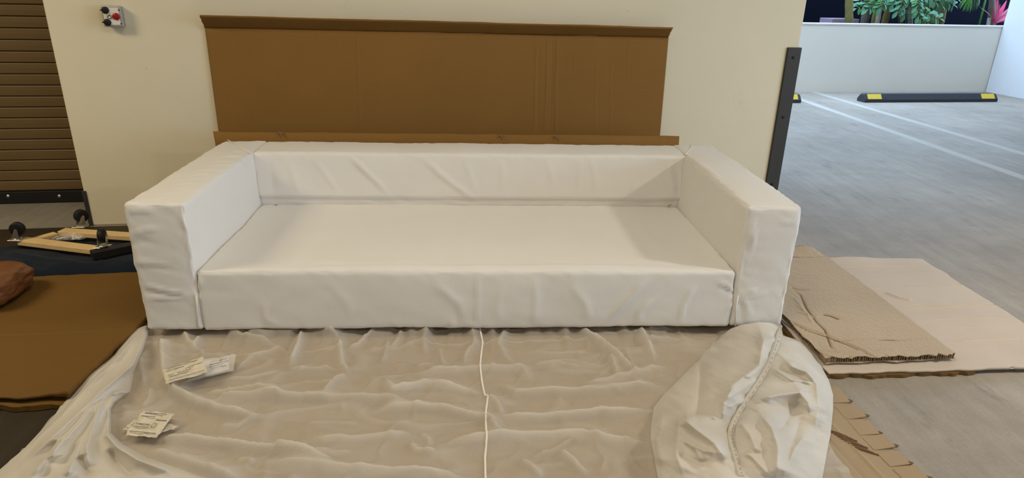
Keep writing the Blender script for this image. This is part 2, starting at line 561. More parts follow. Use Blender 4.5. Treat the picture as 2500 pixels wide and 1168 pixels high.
# beyond the parapet
struct(mk('planter_bed', *bbox_V(3.0, 13, 4.86, 6.6, -0.15, 0.62), M['soil']), 'dark planter soil behind the parapet')
struct(mk('wall_fence', *bbox_V(3.0, 13, 6.6, 6.7, -0.15, 2.6), M['fence']), 'dark fence behind the plants')
pz = att(2058, 58, 5.2)
tag(mk_bm('pier', bevelled(*bbox_V(*(lambda a, b: ((a - W0) @ BX, (b - W0) @ BX))(att(2032, 50, 5.2), att(2098, 50, 5.2)), 5.2, 5.5, 0.6, att(2058, 46, 5.2)[2]), 0.006), M['pier']),
    'low mauve block in the planter beside the olive trunk', 'block')

# ------------------------------------------------------------------ sofa
SW, SD, ZB, ZT, AW, ZS, YB = 1.2, 0.994, 0.05, 0.542, 0.205, 0.284, 0.766


def axis_samples(a, b, r, step):
    k = np.array([0, 0.25, 0.5, 0.75, 1.0]) * r
    n = max(2, int((b - a - 2 * r) / step))
    return np.concatenate([a + k, np.linspace(a + r, b - r, n + 1)[1:-1], b - k[::-1]])


def soft_box(x0, x1, y0, y1, z0, z1, r=0.014, step=0.011, disp=None):
    lo, hi = np.array([x0, y0, z0]), np.array([x1, y1, z1])
    xs, ys, zs = [axis_samples(lo[i], hi[i], r, step) for i in range(3)]
    V, F, off = [], [], 0
    for ax, side in ((0, 0), (0, 1), (1, 0), (1, 1), (2, 0), (2, 1)):
        o = [i for i in range(3) if i != ax]; arr = (xs, ys, zs)
        A, B_ = np.meshgrid(arr[o[0]], arr[o[1]])
        P = np.zeros(A.shape + (3,)); P[..., o[0]] = A; P[..., o[1]] = B_; P[..., ax] = (lo, hi)[side][ax]
        ny, nx = A.shape
        flip = (side == 0) ^ (ax == 1)
        F += grid_faces(nx, ny, off, flip); off += nx * ny
        V.append(P.reshape(-1, 3))
    V = np.vstack(V)
    # weld
    key = np.round(V, 6); uq, inv = np.unique(key, axis=0, return_inverse=True); inv = inv.ravel()
    F = [tuple(inv[i] for i in f) for f in F]
    inner = np.clip(uq, lo + r, hi - r); N = uq - inner; N /= np.linalg.norm(N, axis=1)[:, None]
    P = inner + N * r
    if disp is not None: P = disp(P, N, lo, hi)
    return P, F


def base_puff(P, N, lo, hi, seed, amp=0.004, pucker=0.0034):
    """soft filling: gentle swell, fine stretch wrinkles and puckers along the sewn edges"""
    x, y, z = P.T
    h = amp * (lattice(x * 3 + seed, y * 3 + z * 2.3, 1.0, seed, 2))
    h += 0.0012 * lattice(x * 5 + z * 3 + seed, y * 5 + z * 9, 2.0, seed + 3, 2)
    # puckers running away from edges
    dist = np.stack([P - lo, hi - P], 2).min(2)
    d2 = np.sort(dist, axis=1)[:, 1]
    near = np.exp(-(d2 / 0.03) ** 1.5)
    long_ax = np.argmin(np.abs(N), axis=1)
    s = (x + y + z)
    ph = lattice(s * 42, N[:, 0] * 3 + N[:, 1] * 2 + N[:, 2], 1.0, seed + 7, 2)
    h += pucker * near * ph
    # swell towards middle of each face
    sz = hi - lo
    u = np.clip((P - lo) / sz, 0, 1); b = 4 * u * (1 - u)
    for ax in range(3):
        o = [i for i in range(3) if i != ax]
        h += np.abs(N[:, ax]) * 0.006 * (b[:, o[0]] * b[:, o[1]]) ** 0.6
    return h


def face_ridges(P, N, nax, nsign, o, lines):
    """sewn-in and stretch creases traced on one flat face"""
    m_ = (N[:, nax] * nsign) > 0.7
    h = np.zeros(len(P))
    X, Y = P[m_, o[0]], P[m_, o[1]]
    for pts, hh, w in lines:
        h[m_] += ridge(X, Y, pts, hh * 1.5, w * 0.85, taper=0.3)
    return h


def px_front(L, y=0.0): return [aty(u, v, y)[[0, 2]] for u, v in L]
def px_top(L, z): return [atz(u, v, z)[[0, 1]] for u, v in L]
def px_side(L, x): return [atx(u, v, x)[[1, 2]] for u, v in L]


sofa = thing('sofa', (0, 0.5, 0.012), 'long low white fabric sofa with block arms on cardboard', 'sofa')


def disp_arm(side):
    def f(P, N, lo, hi):
        h = base_puff(P, N, lo, hi, 3 + side, pucker=0.0026)
        lines = []
        if side < 0:
            for L, hh, w in (([(345, 695), (400, 708), (470, 722)], 0.005, 0.006), ([(350, 712), (420, 718), (476, 724)], -0.004, 0.006), ([(360, 728), (430, 724), (478, 722)], 0.004, 0.006),
                             ([(310, 575), (360, 560), (400, 562)], 0.003, 0.006), ([(312, 600), (350, 588), (390, 595)], -0.003, 0.006), ([(322, 640), (370, 640), (420, 646)], 0.0025, 0.008),
                             ([(305, 520), (340, 512), (380, 520)], 0.003, 0.008), ([(330, 655), (390, 652), (450, 668)], -0.002, 0.008), ([(440, 515), (455, 560), (468, 640)], 0.004, 0.007)):
                lines.append((px_front(L), hh, w))
            h += face_ridges(P, N, 1, -1, (0, 2), lines)
            tl = []
            for k in range(11):
                v = 372 + k * 11; u0 = 535 - k * 19; u1 = 625 - k * 17
                tl.append((px_top([(u0 + 10, v + 6), ((u0 + u1) / 2, v - 1 + (k % 3)), (u1 - 8, v + 1)], ZT), 0.0042 * (1 - k * 0.055) * (1 if k % 2 else 0.7), 0.006))
            h += face_ridges(P, N, 2, 1, (0, 1), tl)
            sl = [(px_side(L, -SW + AW), hh, w) for L, hh, w in (([(625, 400), (640, 450), (636, 500)], 0.004, 0.012), ([(600, 440), (625, 480), (637, 503)], 0.004, 0.010), ([(560, 470), (600, 500), (632, 508)], -0.003, 0.012))]
            h += face_ridges(P, N, 0, 1, (1, 2), sl)
        else:
            for L, hh, w in (([(1812, 664), (1830, 668), (1846, 667)], 0.004, 0.005), ([(1806, 718), (1825, 712), (1850, 708)], 0.004, 0.005), ([(1802, 722), (1820, 740), (1832, 775)], 0.004, 0.006),
                             ([(1800, 725), (1810, 750), (1812, 790)], -0.003, 0.006), ([(1835, 520), (1838, 580), (1820, 650)], 0.004, 0.006), ([(1802, 720), (1840, 722), (1880, 715)], 0.003, 0.007), ([(1900, 540), (1930, 546), (1945, 540)], 0.003, 0.006),
                             ([(1840, 600), (1860, 602), (1880, 598)], 0.002, 0.006)):
                lines.append((px_front(L), hh, w))
            h += face_ridges(P, N, 1, -1, (0, 2), lines)
            tl = [(px_top(L, ZT), hh, w) for L, hh, w in (([(1780, 440), (1800, 444), (1830, 446)], 0.003, 0.006), ([(1775, 448), (1800, 455), (1825, 458)], -0.003, 0.006), ([(1700, 395), (1730, 418), (1760, 440)], 0.003, 0.01))]
            h += face_ridges(P, N, 2, 1, (0, 1), tl)
        return P + N * h[:, None]
    return f


arm_l = mk('arm', *soft_box(-SW, -SW + AW, 0, SD, ZB, ZT, disp=disp_arm(-1)), M['sofa'], sofa, True)
arm_r = mk('arm', *soft_box(SW - AW, SW, 0, SD, ZB, ZT, disp=disp_arm(1)), M['sofa'], sofa, True)
ZLINE = aty(1100, 484, YB)[2]


def disp_back(P, N, lo, hi):
    h = base_puff(P, N, lo, hi, 11, amp=0.003, pucker=0.0018)
    L = [([(848, 375), (890, 415), (945, 470), (955, 478)], 0.007, 0.008), ([(1025, 378), (1075, 425), (1100, 445), (1180, 500)], 0.006, 0.010), ([(955, 476), (975, 483), (1010, 498)], -0.003, 0.01),
         ([(1330, 380), (1345, 420), (1352, 455)], 0.003, 0.01), ([(1440, 385), (1452, 430), (1455, 478)], 0.004, 0.007), ([(1415, 385), (1413, 430), (1410, 475)], 0.002, 0.008),
         ([(1130, 380), (1150, 430), (1160, 470)], 0.003, 0.015), ([(700, 380), (720, 440), (735, 478)], 0.003, 0.015), ([(660, 390), (665, 440), (670, 478)], -0.003, 0.015), ([(760, 380), (800, 430), (830, 478)], 0.003, 0.012),
         ([(1630, 395), (1640, 440), (1652, 478)], 0.006, 0.008), ([(1645, 390), (1655, 440), (1650, 495)], -0.004, 0.007), ([(1545, 420), (1550, 450), (1545, 478)], 0.002, 0.01), ([(1220, 385), (1228, 430), (1226, 470)], 0.002, 0.012),
         ([(1500, 500), (1550, 490), (1640, 487)], 0.003, 0.006), ([(860, 484), (920, 505), (950, 508)], 0.003, 0.007), ([(1060, 484), (1120, 500), (1180, 504)], 0.004, 0.007), ([(700, 487), (730, 498), (790, 505)], 0.003, 0.006)]
    h += face_ridges(P, N, 1, -1, (0, 2), [(px_front(l, YB), a, w) for l, a, w in L])
    Q = P + N * h[:, None]
    fr = (N[:, 1] < -0.5)
    k = np.clip((ZLINE - P[:, 2]) / 0.006, 0, 1)
    Q[:, 1] += fr * k * (0.010 + 0.25 * np.clip(ZLINE - P[:, 2], 0, 0.06))
    return Q


back = mk('backrest', *soft_box(-SW + AW - 0.003, SW - AW + 0.003, YB, SD - 0.004, ZB, ZT - 0.003, disp=disp_back), M['sofa'], sofa, True)


def disp_seat(P, N, lo, hi):
    h = base_puff(P, N, lo, hi, 17, amp=0.003, pucker=0.0014)
    L = [([(1165, 668), (1168, 730), (1165, 795)], 0.004, 0.006), ([(1098, 775), (1102, 785), (1104, 800)], 0.004, 0.005), ([(1478, 795), (1500, 765), (1570, 690), (1590, 672)], 0.006, 0.009), ([(1558, 795), (1562, 760), (1600, 725)], 0.005, 0.008),
         ([(1300, 670), (1310, 730), (1305, 795)], 0.0025, 0.012), ([(1050, 680), (1120, 740), (1140, 795)], 0.003, 0.014), ([(1655, 795), (1670, 740), (1700, 690)], 0.004, 0.010),
         ([(1745, 685), (1780, 700), (1800, 718)], 0.005, 0.006), ([(1760, 700), (1785, 712), (1800, 722)], -0.004, 0.006), ([(1775, 760), (1788, 740), (1798, 725)], 0.004, 0.006), ([(640, 795), (660, 775), (700, 700)], 0.002, 0.012),
         ([(488, 672), (484, 700), (481, 722)], 0.004, 0.006), ([(481, 725), (484, 760), (492, 800)], 0.005, 0.006), ([(478, 730), (480, 770), (478, 800)], -0.004, 0.005),
         ([(640, 735), (650, 780), (690, 798)], 0.003, 0.008), ([(800, 690), (850, 740), (860, 790)], 0.002, 0.02), ([(1390, 690), (1430, 740), (1440, 790)], 0.003, 0.015), ([(1230, 690), (1215, 740), (1220, 795)], 0.002, 0.012)]
    h += face_ridges(P, N, 1, -1, (0, 2), [(px_front(l), a, w) for l, a, w in L])
    T = [([(480, 664), (700, 660), (1130, 656), (1500, 655), (1800, 660)], 0.004, 0.010), ([(690, 640), (900, 648), (1100, 645)], 0.002, 0.03), ([(1550, 520), (1580, 580), (1640, 640)], 0.002, 0.03)]
    h += face_ridges(P, N, 2, 1, (0, 1), [(px_top(l, ZS), a, w) for l, a, w in T])
    Q = P + N * h[:, None]
    # the cushion stands clear of the arms above the notch
    k = np.clip((P[:, 2] - 0.185) / 0.02, 0, 1) * 0.006
    Q[:, 0] -= np.sign(P[:, 0]) * k * np.clip((np.abs(P[:, 0]) - 0.9) / 0.09, 0, 1)
    # filling sags a little along the arms and swells in the middle
    up = np.clip(N[:, 2], 0, 1)
    Q[:, 2] += up * 0.006 * (1 - (np.abs(P[:, 0]) / 1.0) ** 4)
    # low front hem waves a little
    Q[:, 2] += np.clip(-N[:, 2], 0, 1) * 0.004 * lattice(P[:, 0] * 4, P[:, 0] * 0, 1.0, 5, 1)
    return Q


seat = mk('seat', *soft_box(-SW + AW - 0.0005, SW - AW + 0.0005, 0.002, YB + 0.02, ZB, ZS, step=0.012, disp=disp_seat), M['sofa'], sofa, True)
# piping line closing the lower half of the front between seat and arms
for sx, L in ((-1, [(479, 722), (481, 750), (483, 800)]), (1, [(1802, 722), (1797, 750), (1795, 797)])):
    mk('seam', *tube([aty(u, v, -0.004) for u, v in L], 0.003, 6), M['sofa'], sofa, True)
for L in ([(612, 375), (585, 358), (556, 342)], [(1673, 378), (1684, 366), (1690, 354)]):
    mk('seam', *tube([atz(u, v, ZT + 0.004) for u, v in L], 0.0028, 6), M['sofa'], sofa, True)
for u, v in ((672, 503), (1633, 503)):
    c = aty(u, v, YB - 0.004)
    mk('zipper_pull', *merge(disc_stack(c, (0, -1, 0), [(0, 0.006), (0.004, 0.006)], 8), tube([c + np.array([0.004, -0.004, 0.004]), c + np.array([0.012, -0.006, 0.010])], 0.003, 6)), M['thread'], sofa)
for x in (-1.08, 0, 1.0):
    for y in (0.2, 0.86):
        mk('foot', *disc_stack((x, y, 0.0122), (0, 0, 1), [(0, 0.028), (0.002, 0.03), (0.042, 0.036), (0.05, 0.036)], 16), M['foot'], sofa, True)

# ------------------------------------------------------------------ cardboard carton standing behind the sofa
carton = thing('carton', bw(2.0, -0.1, 0), 'long brown cardboard carton opened flat against the cream wall', 'carton')
pw = -0.015
c00, c10 = att(546, 400, pw - 0.02), att(1605, 400, pw - 0.02)
tl_, tr_ = att(500, 68, pw), att(1632, 92, pw)
bl_ = tl_ + (att(534, 320, pw) - tl_) * (tl_[2] / (tl_[2] - att(534, 320, pw)[2])); br_ = tr_ + (att(1611, 331, pw) - tr_) * (tr_[2] / (tr_[2] - att(1611, 331, pw)[2]))
bl_[2] = br_[2] = 0.003


def panel_ab(u, v):
    p = att(u, v, pw); e1 = br_ - bl_; e2 = tl_ - bl_
    return np.array([(p - bl_) @ e1 / (e1 @ e1), (p - bl_) @ e2 / (e2 @ e2)])


PW, PH = np.linalg.norm(br_ - bl_), np.linalg.norm(tl_ - bl_)


def disp_panel(a, b):
    h = 0.003 * lattice(a * 4, b * 2, 1.0, 21, 2)
    for L, hh, w in (([(1315, 90), (1311, 200), (1307, 330)], 0.0035, 0.0035), ([(1342, 75), (1338, 200), (1331, 330)], 0.004, 0.003), ([(1355, 75), (1350, 200), (1344, 330)], -0.003, 0.003), ([(1366, 80), (1361, 200), (1358, 330)], 0.004, 0.0035),
                     ([(1322, 90), (1318, 200), (1316, 330)], -0.002, 0.003), ([(871, 70), (876, 170), (880, 330)], 0.003, 0.004), ([(1410, 95), (1408, 130), (1406, 180)], 0.002, 0.003), ([(1463, 130), (1458, 220), (1455, 330)], 0.002, 0.004), ([(1500, 90), (1497, 160), (1494, 330)], 0.0015, 0.004), ([(1541, 92), (1540, 130), (1538, 180)], 0.002, 0.004)):
        ab = [panel_ab(*p) for p in L]
        h += ridge(a * PW, b * PH, [(q[0] * PW, q[1] * PH) for q in ab], hh, w, taper=0.1)
    return h


mk('back_panel', *sheet(bl_, br_, tr_, tl_, 420, 40, 0.005, disp_panel), M['cb_wall'], carton, True)
ftl, ftr = att(487, 38, pw - 0.085), att(1643, 68, pw - 0.085)


def disp_flap(a, b):
    return 0.0025 * lattice(a * 9, b * 2, 1.0, 23, 2) * b + ridge(a * PW, b * 0.1, [(0.715 * PW, 0), (0.735 * PW, 0.1)], 0.003, 0.004, taper=0.05) + ridge(a * PW, b * 0.1, [(0.728 * PW, 0), (0.75 * PW, 0.1)], -0.003, 0.004, taper=0.05) + ridge(a * PW, b * 0.1, [(0.33 * PW, 0), (0.33 * PW, 0.1)], 0.002, 0.004, taper=0.05)


mk('top_flap', *sheet(tl_, tr_, ftr, ftl, 300, 8, 0.004, disp_flap, 0.003, 3), M['cb_wall'], carton, True)
pf = -0.20
f0, f1 = att(521, 322, pf), att(1659, 333, pf)
g0, g1 = f0.copy(), f1.copy(); g0[2] = g1[2] = 0.003


def disp_front(a, b):
    h = 0.002 * lattice(a * 11, b, 1.0, 25, 2)
    for x, hh in ((0.012, -0.004), (0.072, 0.002), (0.108, 0.004), (0.115, -0.003), (0.617, 0.003), (0.62, -0.003), (0.96, 0.003), (0.968, -0.003)):
        h += ridge(a * PW, b * 0.4, [(x * PW, 0), (x * PW, 0.4)], hh, 0.0035, taper=0.02)
    return h


mk('front_panel', *sheet(g0, g1, f1, f0, 320, 10, 0.005, disp_front, 0.002, 5), M['cb_wall'], carton, True)
for p, q in ((g0, bl_), (br_, g1)):
    a = np.array([p[0], p[1], 0.003]); b = np.array([q[0], q[1], 0.003]); up = np.array([0, 0, f0[2] * 0.72])
    a, b = a + (b - a) * 0.04, b - (b - a) * 0.05
    mk('end_panel', *sheet(a, b, b + up, a + up, 6, 6, 0.004), M['cb_wall'], carton)
# torn nicks on the rim of the front panel
for u, v in ((685, 326), (1360, 335), (1225, 333)):
    c = att(u, v, pf - 0.008)
    mk('torn_nick', [c + BX * -0.016 + np.array([0, 0, 0.008]), c + BX * 0.012 + np.array([0, 0, 0.009]), c + BX * 0.004 - BY * 0.012 + np.array([0, 0, -0.012]), c + BX * -0.004 + BY * 0.004 + np.array([0, 0, 0.004])], [(0, 1, 2), (0, 2, 3), (1, 3, 2), (0, 3, 1)], M['cb_core'], carton)

# ------------------------------------------------------------------ control box on the wall
cb = thing('control_box', bw(*[((att(270, 66, 0) - W0) @ BX), 0, att(270, 66, 0)[2]]), 'grey metal push-button control box on the cream wall', 'control box')
TD = -0.052
cA, cB, cC, cD = att(245, 15, TD), att(293, 15, TD), att(305, 67, TD), att(252, 66, TD)
s0, s1 = ((att(249, 40, TD) - W0) @ BX), ((att(297, 40, TD) - W0) @ BX)
z0, z1 = att(275, 66, TD)[2], att(270, 14, TD)[2]
mk_bm('back_box', bevelled(*bbox_V(s0 + 0.003, s1 - 0.003, -0.026, -0.0005, z0 + 0.003, z1 - 0.003), 0.006), M['boxgrey'], cb)
mk_bm('gasket', bevelled(*bbox_V(s0 + 0.002, s1 - 0.002, -0.030, -0.026, z0 + 0.002, z1 - 0.002), 0.002, 1), M['black'], cb)
mk_bm('cover', bevelled(*bbox_V(s0, s1, TD, -0.030, z0, z1), 0.006), M['boxgrey'], cb)
sw, zh = s1 - s0, z1 - z0
pl = mk_bm('face_plate', bevelled(*bbox_V(s0 + 0.09 * sw, s1 - 0.11 * sw, TD - 0.002, TD + 0.004, z0 + 0.09 * zh, z1 - 0.09 * zh), 0.0018, 1), M['plate'], cb)


def cbp(fx, fz, t): return bw(s0 + fx * sw, t, z0 + fz * zh)


for fx, fz, mt in ((0.24, 0.79, 'black'), (0.24, 0.22, 'black'), (0.74, 0.50, 'red')):
    b = mk('button', *disc_stack(cbp(fx, fz, TD - 0.002), -BY, [(0, 0.0165), (0.005, 0.0165), (0.008, 0.014), (0.009, 0.006)], 20), M[mt], cb, True)
    tag(b, mt + ' push button')
for fz in (0.79, 0.22):
    mk_bm('button_tab', bevelled(*bbox_V(s0 - 0.002, s0 + 0.012, TD - 0.008, TD - 0.001, z0 + fz * zh - 0.003, z0 + fz * zh + 0.003), 0.001, 1), M['black'], cb)
tag(mk('key_switch', *disc_stack(cbp(0.40, 0.5, TD - 0.002), -BY, [(0, 0.011), (0.007, 0.0105), (0.008, 0.008), (0.006, 0.004), (0.005, 0.001)], 18), M['steel'], cb, True), 'bright key switch')
for fx, fz in ((0.92, 0.80), (0.92, 0.16)):
    mk('screw', *disc_stack(cbp(fx, fz, TD), -BY, [(0, 0.0035), (0.003, 0.003)], 8), M['black'], cb)

# ------------------------------------------------------------------ wheel stops
def wheel_stop(sa, sb, label):
    base = bw((sa + sb) / 2, 3.9, 0)
    o = thing('wheel_stop', base, label, 'wheel stop')
    ta, tb, hh = 3.79, 3.945, 0.10
    prof = [(ta, 0), (ta, 0.035), (ta + 0.045, hh), (tb - 0.045, hh), (tb, 0.035), (tb, 0)]
    V, F = [], []
    for s, ins in ((sa, 0), (sa + 0.022, 1), (sb - 0.022, 1), (sb, 0)):
        for t, z in prof:
            V.append(bw(s, t, z if ins else (z if z < 0.05 else 0.088)))
    n = len(prof)
    for k in range(3):
        for i in range(n):
            F.append((k * n + i, k * n + (i + 1) % n, (k + 1) * n + (i + 1) % n, (k + 1) * n + i))
    F += [tuple(range(n)), tuple(range(3 * n, 4 * n))[::-1]]
    mk('body', V, F, M['stop'], o)
    for a in (sa + 0.04, sb - 0.04 - 0.19):
        d1 = np.array([0, 0.045, hh - 0.035]); n_ = np.array([0, -(hh - 0.035), 0.045]); n_ = n_ / np.linalg.norm(n_) * 0.003
        q = []
        for e in (0, 1):
            for s, f in ((a, 0.10), (a + 0.19, 0.10), (a + 0.19, 0.96), (a, 0.96)):
                q.append(bw(s, ta + 0.045 * f + n_[1] * e, 0.035 + (hh - 0.035) * f + n_[2] * e))
        tag(mk('reflector', *hexa(q), M['yellow'], o), 'yellow reflective patch')
    return o


wheel_stop(7.36, 9.24, 'long black rubber wheel stop lying wholly clear before the parapet')
wheel_stop(4.66, 6.50, 'black rubber wheel stop mostly hidden behind the corner guard')

# ------------------------------------------------------------------ cardboard on the floor
def disp_base(a, b):
    h = 0.002 * lattice(a * 9, b * 6, 1.0, 31, 2)
    return h + ridge(a * 2.6, b * 2.3, [(2.46, 0.2), (2.48, 0.7), (2.47, 1.2)], 0.004, 0.006) + ridge(a * 2.6, b * 2.3, [(2.41, 0.2), (2.43, 0.7), (2.42, 1.2)], -0.003, 0.006)


base = tag(mk('cardboard_sheet', *sheet((-1.275, -1.5, 0.010), (1.335, -1.5, 0.010), (1.08, 0.98, 0.010), (-1.222, 0.98, 0.010), 240, 120, 0.008, disp_base, 0.006, 7), M['cb_base'], None, False),
           'tan corrugated cardboard sheet under the sofa and cloth, right edge torn', 'cardboard')
base['base'] = [0.0, 0.0, 0.0]
# torn tabs along its right edge
tabs = [atz(u, v, 0.011) for (u, v) in ((2034, 948), (2072, 992), (2106, 1028), (2140, 1066), (2178, 1104), (2216, 1142), (2256, 1180))]
for k in range(6):
    a, b = tabs[k], tabs[k + 1]; d = (b - a); out = np.array([-d[1], d[0], 0]); out /= -np.linalg.norm(out) * np.sign(out[0]) * -1
    lift = np.array([0, 0, 0.004 + 0.004 * (k % 2)]); a2, b2 = a + d * 0.04, a + d * (0.86 + 0.04 * (k % 3)); th_ = np.array([0, 0, -0.004])
    q = [b2 - out * 0.05, b2 + out * (0.012 + 0.005 * (k % 2)) + lift, a2 + out * 0.016 + lift, a2 - out * 0.05]
    q = [p + np.array([0, 0, 0.002]) for p in q]
    mk('torn_tab', *hexa([p + th_ for p in q] + q), M['cb_base'], base)
    e0, e1 = q[1], q[1] + (a - b) * 0.16
    mk('torn_edge', *merge(*[tube([e0 + (e1 - e0) * f + np.array([0, 0, -0.003]), e0 + (e1 - e0) * f + out * 0.008 + np.array([0, 0, 0.003 - 0.002 * j_])], [0.0035, 0.002], 5) for j_, f in enumerate((0.0, 0.35, 0.7, 1.0))]), M['cb_core'], base)
# torn flutes showing where the top liner is ripped away
p0, p1 = atz(2025, 1055, 0.0135), atz(2100, 1105, 0.0135)
V, F = [], []
for j in range(9):
    a = p0 + (p1 - p0) * j / 9 + np.array([0, 0.010, 0]); b = a + np.array([0.045 + 0.004 * (j % 3), -0.035, 0])
    v_, f_ = tube([a, (a + b) / 2 + np.array([0, 0, 0.002]), b], 0.0022, 5); V, F = merge((V, F), (v_, f_))
tag(mk('exposed_flutes', V, F, M['cb_core'], base), kind='stuff')

# left: two brown sheets
tag(mk('cardboard_sheet', *sheet((-2.35, -0.455, 0.020), (-1.272, -0.425, 0.020), (-1.25, 0.55, 0.020), (-2.35, 0.43, 0.020), 60, 50, 0.016, lambda a, b: 0.003 * lattice(a * 9, b * 6, 1, 33, 2), 0.01, 9), M['cb_left']),
    'lower brown cardboard sheet left of the sofa, only its front edge showing', 'cardboard')


def disp_left(a, b):
    h = 0.004 * lattice(a * 4, b * 3, 1.0, 35, 2)
    h += 0.014 * np.exp(-((1 - a) / 0.05) ** 1.2) * np.clip(1.2 * (1 - b), 0, 1)                    # lifted lip towards the sofa
    L = [(120, 690), (85, 712), (40, 745), (0, 775)]
    pts = [((atz(u, v, 0.045)[0] + 2.35), (atz(u, v, 0.045)[1] + 0.435)) for u, v in L]
    h += ridge(a * 1.1, b * 1.0, pts, -0.005, 0.004, taper=0.1) + ridge(a * 1.1, b * 1.0, [(x, y + 0.012) for x, y in pts], 0.004, 0.006, taper=0.1)
    h += ridge(a * 1.1, b * 1.0, [(0.2, 0.42), (0.6, 0.43), (1.1, 0.44)], 0.003, 0.006)
    return h


top_l = tag(mk('cardboard_sheet', *sheet((-2.35, -0.445, 0.042), (-1.262, -0.405, 0.042), (-1.235, 0.575, 0.042), (-2.35, 0.455, 0.042), 230, 200, 0.006, disp_left, 0.006, 11), M['cb_left'], None, True),
            'upper brown cardboard sheet with a long crease beside the navy blanket', 'cardboard')

# right: pale sheet below, honeycomb board above
def px_lines(lines, z, ox, oy): return [([(atz(u, v, z)[0] - ox, atz(u, v, z)[1] - oy) for u, v in L], h, w) for L, h, w in lines]


PL = px_lines([([(2195, 752), (2320, 750), (2445, 748)], -0.006, 0.004), ([(2195, 756), (2320, 754), (2445, 752)], 0.004, 0.005), ([(2035, 655), (2130, 653), (2270, 650)], -0.004, 0.004), ([(2335, 838), (2420, 835), (2500, 833)], 0.004, 0.004),
               ([(2180, 700), (2300, 702), (2370, 698)], 0.002, 0.004), ([(2230, 785), (2360, 782), (2480, 780)], 0.002, 0.004), ([(2250, 800), (2380, 802), (2480, 798)], 0.002, 0.004), ([(2110, 665), (2220, 668), (2290, 664)], 0.0025, 0.004), ([(2160, 715), (2195, 730), (2230, 738)], 0.005, 0.010)], 0.026, 1.25, -0.28)


def disp_pale(a, b):
    h = 0.003 * lattice(a * 6, b * 5, 1.0, 41, 2)
    for L, hh, w in PL: h += ridge(a * 1.0, b * 1.03, L, hh * 1.5, w * 1.2, taper=0.15)
    h += 0.012 * np.clip((b - 0.95) / 0.05, 0, 1) * np.clip(1.4 - a * 1.2, 0, 1)
    return h


tag(mk('cardboard_sheet', *sheet((1.25, -0.285, 0.026), (2.25, -0.255, 0.026), (2.262, 0.755, 0.026), (1.25, 0.745, 0.026), 270, 270, 0.010, disp_pale, 0.004, 13), M['cb_pale'], None, True),
    'pale pinkish cardboard sheet with a crossfold right of the sofa', 'cardboard')
tag(mk('cardboard_sheet', *sheet((1.235, -0.29, 0.0135), (1.80, -0.275, 0.0135), (1.80, 0.5, 0.0135), (1.235, 0.5, 0.0135), 40, 20, 0.011, None, 0.01, 15), M['cb_left']),
    'brown cardboard sheet beneath the pale sheets, only its edge showing', 'cardboard')

honey = thing('honeycomb_board', (1.5, 0.2, 0.03), 'tan honeycomb cardboard board with cracked face lying on the pale sheet', 'cardboard')
HZ0, HZ1 = 0.0335, 0.058
HL = px_lines([([(1927, 705), (1950, 720), (1962, 750), (1985, 785), (2005, 805), (2012, 830), (2022, 860)], -0.006, 0.004), ([(1912, 780), (1960, 805), (2010, 822), (2060, 842), (2120, 870), (2140, 880)], -0.006, 0.004),
               ([(1912, 776), (1960, 800), (2010, 817), (2060, 837), (2120, 865)], 0.004, 0.005), ([(2000, 832), (2090, 830), (2170, 832), (2280, 834)], -0.004, 0.003), ([(1975, 852), (2040, 860), (2110, 858), (2210, 855)], 0.004, 0.004),
               ([(1940, 760), (1965, 770), (1990, 775)], 0.004, 0.006), ([(1930, 665), (1960, 673), (2005, 672)], -0.003, 0.003), ([(1930, 725), (1945, 740), (1955, 760)], 0.004, 0.004), ([(1935, 740), (1960, 765), (1975, 790)], 0.004, 0.004),
               ([(2000, 766), (2020, 770), (2045, 780)], -0.005, 0.008), ([(1925, 700), (1945, 705), (1975, 708)], -0.006, 0.006), ([(2060, 868), (2075, 880), (2085, 888)], -0.005, 0.008), ([(2150, 868), (2165, 878), (2170, 885)], -0.005, 0.006), ([(1985, 860), (2010, 868), (2030, 880)], 0.005, 0.006), ([(1950, 820), (1960, 840), (1955, 860)], 0.004, 0.004)], HZ1, 1.235, -0.24)


def disp_honey(a, b):
    h = 0.002 * lattice(a * 5, b * 7, 1.0, 45, 2)
    for L, hh, w in HL: h += ridge(a * 0.51, b * 0.95, L, hh * 1.2, w, taper=0.12)
    return h


HC = [(1.255, -0.245), (1.755, -0.222), (1.742, 0.70), (1.235, 0.70)]
mk('face_sheet', *sheet(*[(x, y, HZ1) for x, y in HC], 150, 200, 0.0025, disp_honey, 0.006, 17), M['cb_honey'], honey, True)
mk('bottom_sheet', *sheet(*[(x, y, HZ0 + 0.002) for x, y in HC], 12, 12, 0.002, None, 0.01, 19), M['cb_honey'], honey)
V, F = [], []
for edge, nn in (((HC[0], HC[1]), 60), ((HC[1], HC[2]), 90), ((HC[0], HC[3]), 90)):
    a, b = np.array(edge[0]), np.array(edge[1]); nrm = np.array([-(b - a)[1], (b - a)[0]]); nrm /= np.linalg.norm(nrm)
    if (np.array([1.5, 0.2]) - a) @ nrm < 0: nrm = -nrm
    for j in range(nn):
        p = a + (b - a) * (j + 0.5 + rng.random() * 0.3) / nn + nrm * (0.003 + 0.004 * rng.random()); q = p + nrm * 0.04 + (b - a) / nn * (rng.random() - 0.5)
        e = (b - a) / np.linalg.norm(b - a) * 0.0012
        V_, F_ = hexa([(*(p - e), HZ0 + 0.002), (*(q - e), HZ0 + 0.002), (*(q + e), HZ0 + 0.002), (*(p + e), HZ0 + 0.002), (*(p - e), HZ1 - 0.003), (*(q - e), HZ1 - 0.003), (*(q + e), HZ1 - 0.003), (*(p + e), HZ1 - 0.003)])
        V, F = merge((V, F), (V_, F_))
tag(mk('honeycomb_core', V, F, M['cb_honey_core'], honey), kind='stuff')
mk('core_fill', *box_V(1.285, 1.71, -0.19, 0.66, HZ0 + 0.002, HZ1 - 0.004), M['cb_core'], honey)
